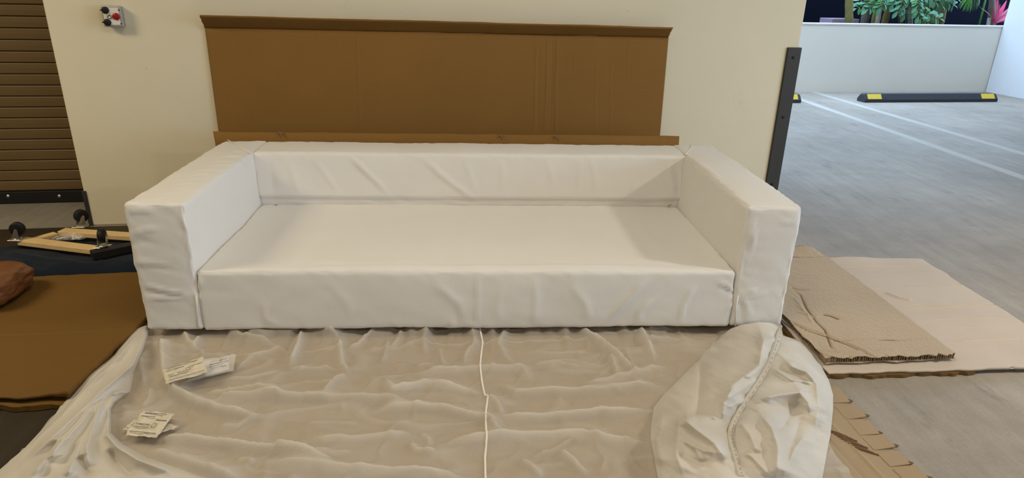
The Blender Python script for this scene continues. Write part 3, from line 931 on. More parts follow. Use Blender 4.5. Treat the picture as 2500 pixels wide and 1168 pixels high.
fa, fb, fc, fd = (1.24, 0.70, HZ1), (1.735, 0.70, HZ1), (1.70, 0.80, HZ1 + 0.012), (1.24, 0.80, HZ1 + 0.004)
mk('rear_flap', *sheet(fa, fb, fc, fd, 30, 8, 0.003, lambda a, b: 0.012 * np.exp(-((a - 0.9) / 0.1) ** 2) * b, 0.004, 21), M['cb_honey'], honey, True)

# ------------------------------------------------------------------ moving blanket, dolly and its bag, wrapped bundle
gx, gy = np.meshgrid(np.linspace(-2.55, -1.25, 110), np.linspace(0.585, 1.19, 60))
yb_ = np.interp(gx, [-2.5, -2.15, -1.9, -1.25], [0.80, 0.83, 0.99, 1.02])
yf_ = np.interp(gx, [-2.55, -1.25], [0.445, 0.585])
q_ = (gy - 0.585) / 0.605; gy = yf_ + q_ * (yb_ - yf_)
edge_y = (np.clip((gy - yf_ + 0.004) / 0.05, 0.02, 1) * np.clip((yb_ - gy) / 0.03, 0.05, 1)) ** 0.5
hz = (0.070 + 0.008 * lattice(gx * 6, gy * 6, 1, 51, 2)) * edge_y
for L, h_, w_ in (([(0, 612), (60, 628), (140, 640), (215, 645)], 0.012, 0.014), ([(50, 640), (90, 648), (125, 650)], -0.014, 0.012), ([(160, 640), (210, 636), (260, 640)], 0.008, 0.01), ([(0, 600), (120, 606), (215, 622)], 0.006, 0.012), ([(230, 650), (270, 640), (310, 645)], -0.008, 0.012)):
    hz += edge_y * ridge(gx, gy, [atz(u, v, 0.07) for u, v in L], h_, w_)
hz = np.maximum(hz, 0.006)
bv = np.stack([gx, gy, hz], -1).reshape(-1, 3); lo_ = bv.copy(); lo_[:, 2] = 0.003
N_ = len(bv); bf = grid_faces(110, 60) + grid_faces(110, 60, N_, True)
rim = list(range(110)) + [j * 110 + 109 for j in range(1, 60)] + [59 * 110 + i for i in range(108, -1, -1)] + [j * 110 for j in range(58, 0, -1)]
for k in range(len(rim)): bf.append((rim[(k + 1) % len(rim)], rim[k], rim[k] + N_, rim[(k + 1) % len(rim)] + N_))
tag(mk('moving_blanket', np.vstack([bv, lo_]), bf, M['blanket'], None, True), 'folded dark navy quilted moving blanket under the wooden dolly', 'blanket')

DZ = 0.112
P1, P2, P3 = atz(160, 556, DZ), atz(40, 588, DZ), atz(226, 611, DZ)
P4 = P1 + P3 - P2 + np.array([0.13, 0.02, 0])
dolly = thing('furniture_dolly', ((P1 + P3) / 2)[:2].tolist() + [0.085], 'upside-down pine furniture dolly with black casters on a navy blanket', 'dolly')


def board(name, a, b, w, z0_, z1_, mat, inward):
    a, b = a[:2], b[:2]; d = (b - a) / np.linalg.norm(b - a); n = np.array([-d[1], d[0]])
    if n @ (inward[:2] - a) < 0: n = -n
    q = [a, b, b + n * w, a + n * w]
    return mk_bm(name, bevelled(*hexa([(*p, z0_) for p in q] + [(*p, z1_) for p in q]), 0.003, 2), mat, dolly)


ctr = (P1 + P3) / 2
board('rail', P1, P4, 0.055, 0.088, DZ, M['pine'], ctr)
board('rail', P2, P3, 0.055, 0.088, DZ, M['pine'], ctr)
eL = (P2 - P1) / np.linalg.norm(P2 - P1)
board('end_board', P1 + eL * 0.056, P2 - eL * 0.056, 0.04, 0.088, DZ - 0.004, M['pine'], ctr)
eR = (P4 - P3) / np.linalg.norm(P4 - P3)
board('padded_end', P3 - eR * 0.012 + (P3 - P2) * 0.0, P4 + eR * 0.012, 0.05, 0.080, DZ + 0.004, M['black'], (P4 + P3) - ctr)


def caster(c, ang):
    o = mk_bm('caster', bevelled(*hexa([(c[0] + x, c[1] + y, z) for z in (DZ, DZ + 0.004) for x, y in ((-0.03, -0.025), (0.03, -0.025), (0.03, 0.025), (-0.03, 0.025))]), 0.001, 1), M['steel'], dolly)
    subpart(o, dolly)
    ca, sa = math.cos(ang), math.sin(ang); off = np.array([ca, sa, 0]) * 0.012; ax = np.array([-sa, ca, 0])
    w = np.array([c[0], c[1], DZ + 0.052]) + off
    tag(mk('wheel', *disc_stack(w - ax * 0.013, ax, [(0, 0.022), (0.001, 0.028), (0.004, 0.032), (0.022, 0.032), (0.025, 0.028), (0.026, 0.022)], 24), M['black'], o, True), 'black rubber wheel')
    for s in (-1, 1):
        b0 = np.array([c[0], c[1], DZ + 0.010]) + ax * s * 0.017; b1 = w + ax * s * 0.017
        d_ = np.array([ca, sa, 0])
        q = [b0 - d_ * 0.016 - ax * 0.001, b0 + d_ * 0.016 - ax * 0.001, b0 + d_ * 0.016 + ax * 0.001, b0 - d_ * 0.016 + ax * 0.001, b1 - d_ * 0.007 - ax * 0.001, b1 + d_ * 0.007 - ax * 0.001, b1 + d_ * 0.007 + ax * 0.001, b1 - d_ * 0.007 + ax * 0.001]
        mk('fork', *hexa(q), M['steel'], o)
        mk('axle_nut', *disc_stack(w + ax * s * 0.018, ax * s, [(0, 0.006), (0.005, 0.006)], 6), M['steel'], o)
    mk('swivel', *disc_stack((c[0], c[1], DZ + 0.003), (0, 0, 1), [(0, 0.022), (0.004, 0.022), (0.008, 0.017)], 16), M['steel'], o)


caster(atz(197, 553, DZ), 0.9)
caster(atz(42, 585, DZ), 0.15)
caster(atz(252, 603, DZ), 1.75)
caster(P4 * 0.88 + P2 * 0.12, 0.4)

# clear bag of hardware between the rails
bc = atz(178, 582, 0.085)
gx, gy = np.meshgrid(np.linspace(-1, 1, 40), np.linspace(-1, 1, 26))
pr = (1 - np.abs(gx) ** 3) * (1 - np.abs(gy) ** 3)
wx = BX * 0.07; wy = (P1 - P2) / np.linalg.norm(P1 - P2) * 0.036
bagP = bc + gx[..., None] * wx + gy[..., None] * wy; bagP[..., 2] = 0.086 + 0.022 * pr ** 0.5 + 0.006 * lattice(gx * 4, gy * 4, 1, 61, 2) * pr
hb = thing('hardware_bag', bc, 'clear plastic bag of hardware lying between the dolly rails', 'bag')
mk('plastic_bag', bagP.reshape(-1, 3), grid_faces(40, 26), M['film'], hb, True)
for k in range(9):
    p = bc + wx * (rng.random() * 1.3 - 0.65) + wy * (rng.random() * 1.3 - 0.65); a = rng.random() * 3.1; p[2] = 0.088
    d_ = np.array([math.cos(a), math.sin(a), 0]) * 0.022
    mk('bracket', *tube([p - d_, p + d_ + np.array([0, 0, 0.004])], 0.0045, 6), M['paper' if k % 3 else 'steel'], hb)

# rust-coloured wrapped bundle at the left
bm = bmesh.new(); bmesh.ops.create_icosphere(bm, subdivisions=5, radius=1)
oc = atz(-20, 690, 0.11)
for v in bm.verts:
    c = v.co; k = 1.15 / max(abs(c.x) ** 3.2 + abs(c.y) ** 3.2 + abs(c.z) ** 3.2, 1e-6) ** (1 / 3.2)
    p = Vector(c) * k * 0.9
    h = 0.05 * noise.fractal(p * 2.2 + Vector((3, 1, 0)), 0.7, 2, 3) + 0.035 * math.sin(9 * p.y + 5 * p.z + 3 * noise.noise(p * 2)) * 0.5
    p *= 1 + h
    v.co = Vector((oc[0] + 0.115 * p.x, oc[1] + 0.14 * p.y - 0.01, 0.112 + 0.062 * p.z * (1 - 0.12 * p.y)))
tag(mk_bm('wrapped_bundle', bm, M['bundle'], None, True), 'rust brown plastic-wrapped bundle lying on brown cardboard', 'bundle')

# ------------------------------------------------------------------ the wrapper cloth
def cloth_px(L, z=0.02): return [atz(u, v, z) for u, v in L]
def c8(L): return [(700 + x / 2.778, 750 + y / 2.778) for x, y in L]
def c7(L): return [(x / 2.794, 750 + y / 2.794) for x, y in L]


NX, NY = 440, 270
gx, gy = np.meshgrid(np.linspace(-1.265, 1.06, NX), np.linspace(-1.42, 0.12, NY))
H = 0.004 + 0.0035 * lattice(gx * 5, gy * 5, 1, 71, 3) + 0.0022 * lattice(gx * 16 + gy * 5, gy * 22, 1, 73, 2)
rid = lambda a, b, sc, sd: 1 - np.abs(lattice(a, b, sc, sd, 2))
H += 0.007 * np.clip(rid(gx * 3.2 + gy * 1.1, gy * 8.5 - gx * 0.7, 1, 74) - 0.72, 0, 1) / 0.28 + 0.006 * np.clip(rid(gx * 8 - gy * 4, gy * 9 + gx * 3, 1, 75) - 0.75, 0, 1) / 0.25
LAY = 0.16 * np.clip(lattice(gx * 4, gy * 6, 1, 76, 3), 0, 1) + 0.22 * np.clip(rid(gx * 3.2 + gy * 1.1, gy * 8.5 - gx * 0.7, 1, 74) - 0.75, 0, 1) / 0.25
FOLDS = [  # (pixels, height, width behind, width in front, extra layers)
    (c8([(-300, 600), (0, 637), (330, 642), (660, 660), (900, 690)]), 0.026, 0.030, 0.012, 0.45),
    (c8([(240, 630), (340, 510), (430, 460)]), 0.020, 0.012, 0.030, 0.25),
    (c8([(650, 470), (720, 590), (930, 550), (1150, 572), (1360, 620)]), 0.022, 0.025, 0.018, 0.55),
    (c8([(1360, 620), (1440, 690), (1465, 775)]), 0.018, 0.012, 0.016, 0.4),
    (c8([(540, 725), (700, 705), (900, 700), (1080, 715), (1350, 780), (1520, 840)]), 0.022, 0.022, 0.012, 0.55),
    (c8([(850, 490), (1050, 450), (1310, 430), (1600, 430), (1665, 520)]), 0.018, 0.020, 0.020, 0.35),
    (c8([(1350, 545), (1450, 550), (1550, 610), (1750, 605), (2000, 600), (2250, 580), (2600, 550)]), 0.024, 0.024, 0.014, 0.4),
    (c8([(1950, 560), (2250, 500), (2600, 400)]), 0.018, 0.020, 0.022, 0.35),
    (c8([(1380, 775), (1700, 772), (2100, 745), (2480, 715)]), 0.024, 0.018, 0.016, 0.5),
    (c8([(1480, 830), (1650, 845), (1850, 825), (2050, 800)]), -0.010, 0.014, 0.014, 0.0),
    (c8([(980, 970), (1130, 920), (1340, 900), (1700, 890), (2000, 875), (2140, 915), (2500, 910)]), 0.026, 0.014, 0.030, 0.5),
    (c8([(120, 900), (450, 905), (700, 885), (890, 870)]), 0.016, 0.016, 0.022, 0.4),
    (c8([(830, 920), (880, 985), (1030, 1010)]), 0.015, 0.012, 0.012, 0.5),
    (c8([(-100, 1000), (0, 1015), (340, 1085)]), 0.018, 0.018, 0.014, 0.45),
    (c8([(-250, 1060), (0, 1085), (400, 1120), (900, 1160), (1300, 1190)]), 0.026, 0.020, 0.030, 0.5),
    (c8([(1640, 1030), (1800, 990), (1990, 905)]), 0.012, 0.012, 0.010, 0.25),
    (c8([(1580, 1040), (1640, 1090), (1740, 1170)]), 0.016, 0.014, 0.012, 0.45),
    (c8([(1840, 985), (1900, 1040), (2050, 1160)]), 0.018, 0.016, 0.014, 0.5),
    (c8([(2080, 950), (2160, 1050), (2130, 1150)]), 0.010, 0.014, 0.014, 0.2),
    (c8([(360, 230), (380, 400), (430, 462)]), 0.018, 0.008, 0.014, 0.55),
    (c8([(210, 170), (300, 200), (370, 245)]), 0.018, 0.014, 0.014, 0.3),
    (c8([(1950, 145), (2150, 270), (2280, 390), (2370, 487)]), 0.026, 0.014, 0.020, 0.45),
    (c8([(2390, 150), (2440, 260), (2500, 370)]), 0.026, 0.010, 0.018, 0.6),
    (c8([(1480, 150), (1440, 270), (1480, 350), (1560, 415)]), 0.016, 0.012, 0.012, 0.3),
    (c8([(1250, 155), (1275, 275), (1210, 340), (1205, 420)]), 0.016, 0.010, 0.012, 0.25),
    (c8([(110, 160), (75, 300), (20, 420)]), 0.024, 0.010, 0.014, 0.55),
    (c8([(600, 160), (480, 270), (400, 300)]), 0.016, 0.012, 0.012, 0.35),
    (c8([(690, 230), (660, 360), (620, 390)]), 0.012, 0.010, 0.010, 0.2),
    (c8([(1030, 280), (1050, 360), (1068, 405)]), 0.012, 0.010, 0.008, 0.2),
    (c8([(780, 165), (760, 230), (700, 300)]), 0.014, 0.014, 0.014, 0.25),
    (c8([(960, 170), (930, 240), (940, 330)]), 0.010, 0.012, 0.012, 0.2),
    (c8([(1660, 310), (1800, 320), (2080, 310)]), 0.008, 0.014, 0.010, 0.2),
    (c8([(1650, 400), (1850, 385), (2040, 425)]), 0.010, 0.02, 0.014, 0.25),
    (c8([(2180, 330), (2230, 430), (2235, 510)]), 0.014, 0.014, 0.014, 0.35),
    (c8([(2280, 280), (2330, 380), (2366, 480)]), 0.012, 0.008, 0.008, 0.2),
    (c8([(870, 420), (950, 410), (1010, 460)]), 0.008, 0.012, 0.010, 0.2),
    (c8([(1180, 655), (1270, 710), (1350, 745)]), 0.010, 0.010, 0.010, 0.2),
    (c8([(1360, 785), (1430, 840), (1530, 890)]), 0.012, 0.012, 0.012, 0.35),
    (c8([(0, 430), (180, 432), (330, 425)]), 0.012, 0.016, 0.014, 0.3),
    (c8([(100, 790), (300, 785), (520, 800)]), 0.008, 0.014, 0.012, 0.2),
    (c8([(150, 990), (320, 1000), (460, 985)]), 0.009, 0.012, 0.012, 0.25),
    (c8([(900, 860), (960, 900), (970, 960)]), 0.010, 0.012, 0.012, 0.3),
    (c7([(1100, 500), (1190, 610), (1350, 690), (1560, 740), (1720, 765), (1830, 740)]), 0.030, 0.026, 0.012, 0.6),
    (c7([(1480, 625), (1700, 630), (1956, 640)]), 0.018, 0.014, 0.016, 0.4),
    (c7([(1010, 910), (1250, 925), (1500, 950), (1956, 1015), (2300, 1060)]), 0.028, 0.016, 0.014, 0.5),
    (c7([(1100, 220), (1105, 330), (1115, 500)]), 0.022, 0.026, 0.008, 0.55),
    (c7([(1370, 600), (1620, 585), (1956, 555)]), 0.014, 0.014, 0.012, 0.3),
    (c7([(1250, 170), (1290, 260), (1330, 290), (1380, 200)]), 0.020, 0.014, 0.014, 0.5),
    (c7([(1570, 170), (1700, 250), (1880, 280)]), 0.020, 0.016, 0.016, 0.35),
    (c7([(1380, 300), (1385, 360)]), 0.012, 0.010, 0.010, 0.2),
    (c7([(1600, 430), (1700, 360), (1956, 290)]), 0.012, 0.014, 0.012, 0.3),
    (c7([(1500, 500), (1700, 490), (1956, 440)]), 0.010, 0.014, 0.012, 0.3),
    (c7([(1470, 810), (1620, 810), (1800, 745)]), 0.010, 0.014, 0.012, 0.3),
    (c7([(1040, 560), (1020, 640), (970, 710)]), 0.012, 0.012, 0.012, 0.3),
    (c7([(990, 280), (960, 400), (1000, 560)]), 0.012, 0.014, 0.014, 0.3),
    (c7([(980, 980), (1250, 1080), (1500, 1150), (1700, 1200)]), 0.026, 0.030, 0.014, 0.5),
    (c7([(1600, 1060), (1680, 1050), (1750, 1090)]), 0.010, 0.012, 0.012, 0.3),
]
for L, h_, wb, wf, ly in FOLDS:
    W_ = cloth_px(L)
    r_ = ridge(gx, gy, W_, h_ * 1.35, wb * 1.15, wf * 0.9, 0.22, True)
    H += r_
    if ly: LAY = np.maximum(LAY, np.clip(ly * np.abs(r_) / abs(h_) * 1.15, 0, 0.85))
# gathered pleats where the cloth is pulled under the sofa
near = np.clip((gy + 0.16) / 0.18, 0, 1)
H += near * 0.030 * np.clip(lattice(gx * 17, gy * 1.2, 1, 77, 2), 0, 1)
H = np.clip(H, 0.0015, 0.06)
H = np.where(gy > 0.0, np.minimum(H, 0.034), H)
V = np.stack([gx, gy, 0.0125 + H], -1).reshape(-1, 3)
cloth = mk('wrapper_cloth', V, grid_faces(NX, NY), M['cloth'], None, True)
tag(cloth, 'thin translucent white wrapper cloth spread out wrinkled before the sofa', 'cloth')
cloth['base'] = [0.0, 0.0, 0.0]


def set_layers(o, vals):
    at = o.data.attributes.new('layers', 'FLOAT', 'POINT')
    at.data.foreach_set('value', np.asarray(vals, np.float32).ravel())


set_layers(cloth, LAY)


def cloth_height(x, y):
    i = int(round((x + 1.265) / 2.325 * (NX - 1))); j = int(round((y + 1.42) / 1.54 * (NY - 1)))
    i = min(max(i, 0), NX - 1); j = min(max(j, 0), NY - 1)
    return 0.0125 + H[max(0, j - 3):j + 4, max(0, i - 3):i + 4].max()


sl = c8([(1305, 140), (1330, 230), (1322, 290), (1310, 400), (1325, 500), (1345, 600), (1365, 622), (1352, 700), (1350, 780), (1356, 900), (1345, 990), (1348, 1161), (1345, 1300)])
sp = []
for k in range(len(sl) - 1):
    for q in np.linspace(0, 1, 14)[:-1]:
        p = atz(sl[k][0] + (sl[k + 1][0] - sl[k][0]) * q, sl[k][1] + (sl[k + 1][1] - sl[k][1]) * q, 0.03)
        i = int(round((p[0] + 1.265) / 2.325 * (NX - 1))); j = int(round((p[1] + 1.42) / 1.54 * (NY - 1)))
        sp.append((p[0], p[1], 0.0125 + H[min(max(j, 0), NY - 1), min(max(i, 0), NX - 1)] + 0.0015))
tag(mk('seam', *tube(sp, 0.0032, 6), M['seam'], cloth, True), 'pale sewn seam running down the cloth')


def drape(name, left, right, vs_, nu, zfun, mat, label, parent=None, layers=None):
    """cloth heap between a left and a right outline traced row by row; zfun gives its height above the floor"""
    lv = np.interp(vs_, [p[1] for p in left], [p[0] for p in left]); rv = np.interp(vs_, [p[1] for p in right], [p[0] for p in right])
    a = np.linspace(0, 1, nu)
    U = lv[:, None] + (rv - lv)[:, None] * a[None, :]; VV = np.repeat(vs_[:, None], nu, 1)
    D = AX_R * ((U[..., None] - 1250) / FPX) + AX_U * ((584 - VV[..., None]) / FPX) + AX_F
    G = CAM + D * ((0.06 - CAM[2]) / D[..., 2])[..., None]
    Z = zfun(U, VV, np.repeat(a[None, :], len(vs_), 0), G)
    P = CAM + D * ((Z - CAM[2]) / D[..., 2])[..., None]
    P[..., 1] = np.where((P[..., 0] < 1.2) & (P[..., 0] > -1.2), np.minimum(P[..., 1], -0.012), P[..., 1])
    return P, U, VV, Z


# gathered edge at the left
BL = [(352, 796), (322, 806), (275, 868), (190, 922), (129, 1022), (60, 1095), (0, 1147), (-70, 1215)]
BR = [(362, 796), (361, 820), (351, 854), (327, 911), (318, 958), (280, 985), (271, 1000), (271, 1058), (300, 1085), (360, 1118), (450, 1150), (540, 1180), (640, 1215)]
BF = [(c7([(960, 160), (800, 350), (600, 540), (420, 740), (0, 1130)]), 0.020, 0.014), (c7([(1000, 180), (900, 400), (700, 570), (520, 740), (350, 900), (150, 1080)]), 0.032, 0.016),
      (c7([(760, 600), (752, 760), (735, 880), (800, 960), (950, 1050), (1200, 1140)]), 0.040, 0.014), (c7([(700, 620), (640, 800), (590, 960), (600, 1110)]), 0.026, 0.014), (c7([(650, 650), (540, 800), (430, 920), (300, 1060), (200, 1180)]), 0.028, 0.016),
      (c7([(540, 1010), (580, 1100), (620, 1168)]), -0.022, 0.012), (c7([(560, 880), (500, 1060), (450, 1168)]), 0.022, 0.013), (c7([(740, 960), (800, 1060), (900, 1160)]), -0.022, 0.012), (c7([(380, 900), (330, 990), (290, 1168)]), -0.014, 0.014),
      (c7([(980, 300), (915, 460), (895, 590)]), 0.014, 0.010), (c7([(890, 590), (830, 580), (760, 600)]), 0.014, 0.010), (c7([(760, 860), (900, 930), (1150, 1040), (1500, 1140)]), 0.022, 0.016), (c7([(820, 330), (650, 470), (480, 640), (300, 850)]), -0.012, 0.012), (c7([(440, 880), (380, 960), (360, 1040)]), 0.018, 0.012)]


def z_bundle(U, VV, A, G):
    z = 0.016 + 0.030 * (1 - (2 * A - 1) ** 4)
    z += 0.004 * lattice(G[..., 0] * 20 + G[..., 1] * 8, G[..., 1] * 9, 1, 81, 2)
    for L, h_, w_ in BF: z += ridge(G[..., 0], G[..., 1], cloth_px(L, 0.06), h_, w_ * 1.3, w_ * 0.9, 0.15, True)
    e = np.clip(np.minimum(A, 1 - A) / 0.05, 0, 1) ** 0.6
    z = 0.014 + np.clip(z - 0.014, 0, 0.1) * (0.25 + 0.75 * e)
    top = np.clip((VV - 796) / 60, 0, 1)
    return 0.014 + (z - 0.014) * (0.35 + 0.65 * top) + 0.022 * (1 - top)


vs_ = np.linspace(796, 1215, 230)
P, U, VV, Z = drape('x', BL, BR, vs_, 150, z_bundle, None, '')
b_ = tag(mk('gathered_edge', P.reshape(-1, 3), grid_faces(150, 230, 0, True), M['cloth_thick'], cloth, True), 'white gathered edge of several cloth layers')
set_layers(b_, 0.35 + 0.4 * np.clip(lattice(P[..., 0] * 14 + P[..., 1] * 5, P[..., 1] * 6, 1, 83, 2), -1, 1))

# billowing heap at the right
KL = [(1815, 786), (1780, 804), (1740, 842), (1705, 880), (1660, 925), (1622, 962), (1596, 995), (1590, 1040), (1588, 1075), (1597, 1120), (1606, 1168), (1612, 1215)]
KR = [(1905, 786), (1912, 820), (1960, 834), (1985, 862), (2008, 900), (2024, 930), (2034, 965), (2034, 1000), (2028, 1060), (2018, 1110), (2008, 1168), (2000, 1215)]


def c6(L): return [(1550 + x / 2.8627, 760 + y / 2.8627) for x, y in L]


KF = [(c6([(990, 120), (1000, 180), (960, 290), (900, 440), (800, 600), (700, 760), (665, 850), (690, 970), (750, 1160)]), -0.030, 0.020), (c6([(860, 90), (900, 200), (870, 380), (680, 520), (600, 740)]), 0.030, 0.024),
      (c6([(470, 340), (450, 560), (430, 780)]), -0.018, 0.016), (c6([(310, 730), (430, 830), (560, 930), (640, 1050)]), 0.034, 0.022), (c6([(310, 730), (300, 850), (290, 1000), (340, 1168)]), 0.016, 0.016), (c6([(590, 740), (460, 750), (320, 730)]), 0.014, 0.014),
      (c6([(1000, 290), (1100, 390), (1200, 430), (1270, 510), (1290, 680), (1250, 850)]), 0.030, 0.018), (c6([(850, 620), (1000, 590), (1150, 570), (1210, 640), (1220, 720)]), 0.028, 0.016), (c6([(860, 700), (960, 820), (1000, 960), (990, 1168)]), 0.030, 0.018),
      (c6([(990, 850), (1040, 800), (1150, 620)]), -0.018, 0.020), (c6([(1200, 860), (1120, 960), (1030, 1168)]), 0.024, 0.018), (c6([(1290, 540), (1285, 750), (1270, 1000), (1260, 1168)]), -0.014, 0.016), (c6([(960, 400), (1090, 480), (1270, 510)]), 0.014, 0.012),
      (c6([(1170, 720), (1080, 1000), (1060, 1168)]), -0.016, 0.018), (c6([(640, 620), (760, 540), (850, 480)]), 0.008, 0.008), (c6([(640, 680), (740, 640), (800, 600)]), 0.008, 0.008), (c6([(760, 470), (820, 450), (900, 380)]), 0.008, 0.008),
      (c6([(330, 900), (420, 960), (470, 1060)]), 0.010, 0.010), (c6([(390, 930), (480, 980), (560, 990)]), 0.010, 0.010), (c6([(300, 1000), (400, 1040), (520, 1060)]), -0.008, 0.010), (c6([(1060, 340), (1180, 400), (1260, 490)]), 0.016, 0.012),
      (c6([(720, 760), (800, 860), (860, 1000)]), 0.022, 0.018), (c6([(760, 980), (820, 1020), (950, 1160)]), 0.020, 0.016), (c6([(200, 700), (160, 900), (200, 1100)]), 0.014, 0.024), (c6([(700, 520), (620, 640), (610, 760)]), 0.016, 0.010)]


def z_heap(U, VV, A, G):
    rise = np.clip((VV - 786) / 150, 0, 1)
    dome = (1 - np.abs(2 * A - 1) ** 2.6)
    z = 0.03 + 0.095 * dome * (0.35 + 0.65 * rise) * (1 - 0.25 * np.clip((VV - 1050) / 160, 0, 1))
    z += 0.008 * lattice(G[..., 0] * 9, G[..., 1] * 9, 1, 91, 2)
    z += 0.0035 * lattice(G[..., 0] * 26 + G[..., 1] * 12, G[..., 1] * 18, 1, 93, 2)
    for L, h_, w_ in KF: z += ridge(G[..., 0], G[..., 1], cloth_px(L, 0.06), h_ * 1.15, w_ * 1.5, w_ * 1.0, 0.18, True)
    e = np.clip(np.minimum(A, 1 - A) / 0.03, 0, 1) ** 0.5
    z = 0.02 + (z - 0.02) * (0.3 + 0.7 * e)
    t = np.clip((VV - 786) / 40, 0, 1)
    return np.clip(z * (0.5 + 0.5 * t) + 0.045 * (1 - t), 0.02, 0.24)


vs_ = np.linspace(786, 1215, 220)
P, U, VV, Z = drape('x', KL, KR, vs_, 220, z_heap, None, '')
h_ = tag(mk('billowed_heap', P.reshape(-1, 3), grid_faces(220, 220, 0, True), M['cloth_thick'], cloth, True), 'puffed white heap of bunched cloth')
set_layers(h_, 0.25 + 0.6 * np.clip(lattice(P[..., 0] * 7 + 3, P[..., 1] * 7, 1, 95, 2) + 0.2, -0.6, 1))


def on_heap(u, v, lift=0.004):
    k = np.argmin((U - u) ** 2 + (VV - v) ** 2); p = P.reshape(-1, 3)[k].copy()
    d = CAM - p; d /= np.linalg.norm(d)
    return p + d * lift


seam_px = c6([(1030, 95), (1000, 190), (968, 290), (925, 400), (850, 520), (760, 650), (690, 770), (668, 850), (680, 940), (710, 1040), (748, 1165)])
sp = []
for k in range(len(seam_px) - 1):
    for q in np.linspace(0, 1, 8)[:-1]:
        sp.append((seam_px[k][0] + (seam_px[k + 1][0] - seam_px[k][0]) * q, seam_px[k][1] + (seam_px[k + 1][1] - seam_px[k][1]) * q))
sp.append(seam_px[-1])
A3 = [on_heap(u - 8, v, 0.007) for u, v in sp]; B3 = [on_heap(u + 8, v, 0.007) for u, v in sp]
ker = np.ones(7) / 7


def smooth_path(Q):
    Q = np.array(Q); R = np.pad(Q, ((3, 3), (0, 0)), 'edge')
    return np.stack([np.convolve(R[:, i], ker, 'valid') for i in range(3)], 1)


A3, B3 = smooth_path(A3), smooth_path(B3)
n = len(A3); dn = np.array([0.0, 0.0, -0.003])
V = np.vstack([A3, B3, B3 + dn, A3 + dn]); F = []
for i in range(n - 1):
    for k in range(4): F.append((k * n + i, ((k + 1) % 4) * n + i, ((k + 1) % 4) * n + i + 1, k * n + i + 1))
tape = tag(mk('seam_tape', V, F, M['cloth_thick'], cloth, True), 'stitched seam tape over the heap')
tape['base'] = [0.0, 0.0, 0.0]
th_v, th_f = [], []
for i in range(2, n - 2, 2):
    a, b = (A3[i] * 0.35 + B3[i] * 0.65), (A3[i + 1] * 0.35 + B3[i + 1] * 0.65)
    up = np.array([0, -0.0012, 0.0012]); th_v, th_f = merge((th_v, th_f), tube([a + up, b + up], 0.0009, 4))
tag(mk('stitching', th_v, th_f, M['thread'], tape), kind='stuff')

# ------------------------------------------------------------------ packets and paper slip
def slip(name, px, z, mat, parent, seed, crumple=0.004, thick=0.0012, n_=26):
    Pc = [atz(u, v, z) for u, v in px]
    return mk(name, *sheet(*Pc, n_, n_, thick, lambda a, b: crumple * lattice(a * 5, b * 5, 1, seed, 3), 0.0012, seed), mat, parent, True)


def marks(parent, px, z, rows, ring, seed):
    """rows of tiny print and a round stamp; a, b run along the packet"""
    Pc = [atz(u, v, z) for u, v in px]
    bil = lambda a, b: (1 - a) * (1 - b) * Pc[0] + a * (1 - b) * Pc[1] + a * b * Pc[2] + (1 - a) * b * Pc[3] + np.array([0, 0, 0.0025])
    r = np.random.default_rng(seed); V, F = [], []
    for (a0, a1, b) in rows:
        a = a0
        while a < a1:
            w = 0.015 + 0.03 * r.random(); q = [bil(a, b), bil(a + w, b), bil(a + w, b + 0.028), bil(a, b + 0.028)]
            up = np.array([0, 0, 0.0006]); V, F = merge((V, F), hexa(q + [p + up for p in q])); a += w + 0.012
    V, F = merge((V, F), tube([bil(ring[0] + ring[2] * math.cos(t), ring[1] + ring[3] * math.sin(t)) for t in np.linspace(0, 2 * math.pi, 20)], 0.0008, 4))
    return tag(mk('print', V, F, M['ink'], parent), kind='stuff')


def packet(px, label, rows, ring, seed, dz=0.006):
    c = np.mean([atz(u, v, 0.03) for u, v in px], 0)
    z = max(cloth_height(*atz(u, v, 0.03)[:2]) for u, v in px + [tuple(np.mean(px, 0))]) + dz
    o = thing('desiccant_packet', (c[0], c[1], z), label, 'packet')
    slip('pouch', px, z + 0.003, M['packet'], o, seed)
    marks(o, px, z + 0.004, rows, ring, seed)
    return z


ROWS = [(0.08, 0.9, 0.10), (0.1, 0.55, 0.30), (0.1, 0.5, 0.42), (0.62, 0.92, 0.62), (0.08, 0.5, 0.74), (0.12, 0.8, 0.88)]
# paper slip in a clear sleeve
spx = [(456, 931), (574, 903), (560, 869), (490, 882)]
z = max(cloth_height(*atz(u, v, 0.03)[:2]) for u, v in spx) + 0.004
c = atz(515, 900, z)
ps = thing('paper_slip', (c[0], c[1], z), 'printed white paper slip in a clear sleeve beside the creased packet', 'paper')
slip('paper', [(457, 930), (560, 902), (558, 872), (470, 888)], z + 0.002, M['paper'], ps, 101, 0.002)
slip('clear_sleeve', [(440, 938), (570, 905), (576, 866), (470, 884)], z + 0.006, M['film'], ps, 102, 0.004, 0.0006)
marks(ps, [(457, 930), (560, 902), (558, 872), (470, 888)], z + 0.002, [(0.5, 0.95, 0.82), (0.5, 0.95, 0.62), (0.5, 0.8, 0.45), (0.5, 0.9, 0.3)], (0.78, 0.83, 0.03, 0.07), 5)
packet([(405, 937), (506, 909), (496, 873), (396, 903)], 'creased desiccant packet partly over the white paper slip', ROWS, (0.58, 0.50, 0.05, 0.10), 111, 0.013)
zl = packet([(298, 1049), (376, 1064), (436, 1041), (345, 1016)], 'desiccant packet mostly covered by another packet', ROWS[:3], (0.5, 0.3, 0.04, 0.08), 113, 0.002)
packet([(305, 1061), (382, 1069), (427, 1009), (350, 1004)], 'flat desiccant packet lying across another packet', ROWS, (0.66, 0.42, 0.06, 0.10), 112, 0.012)

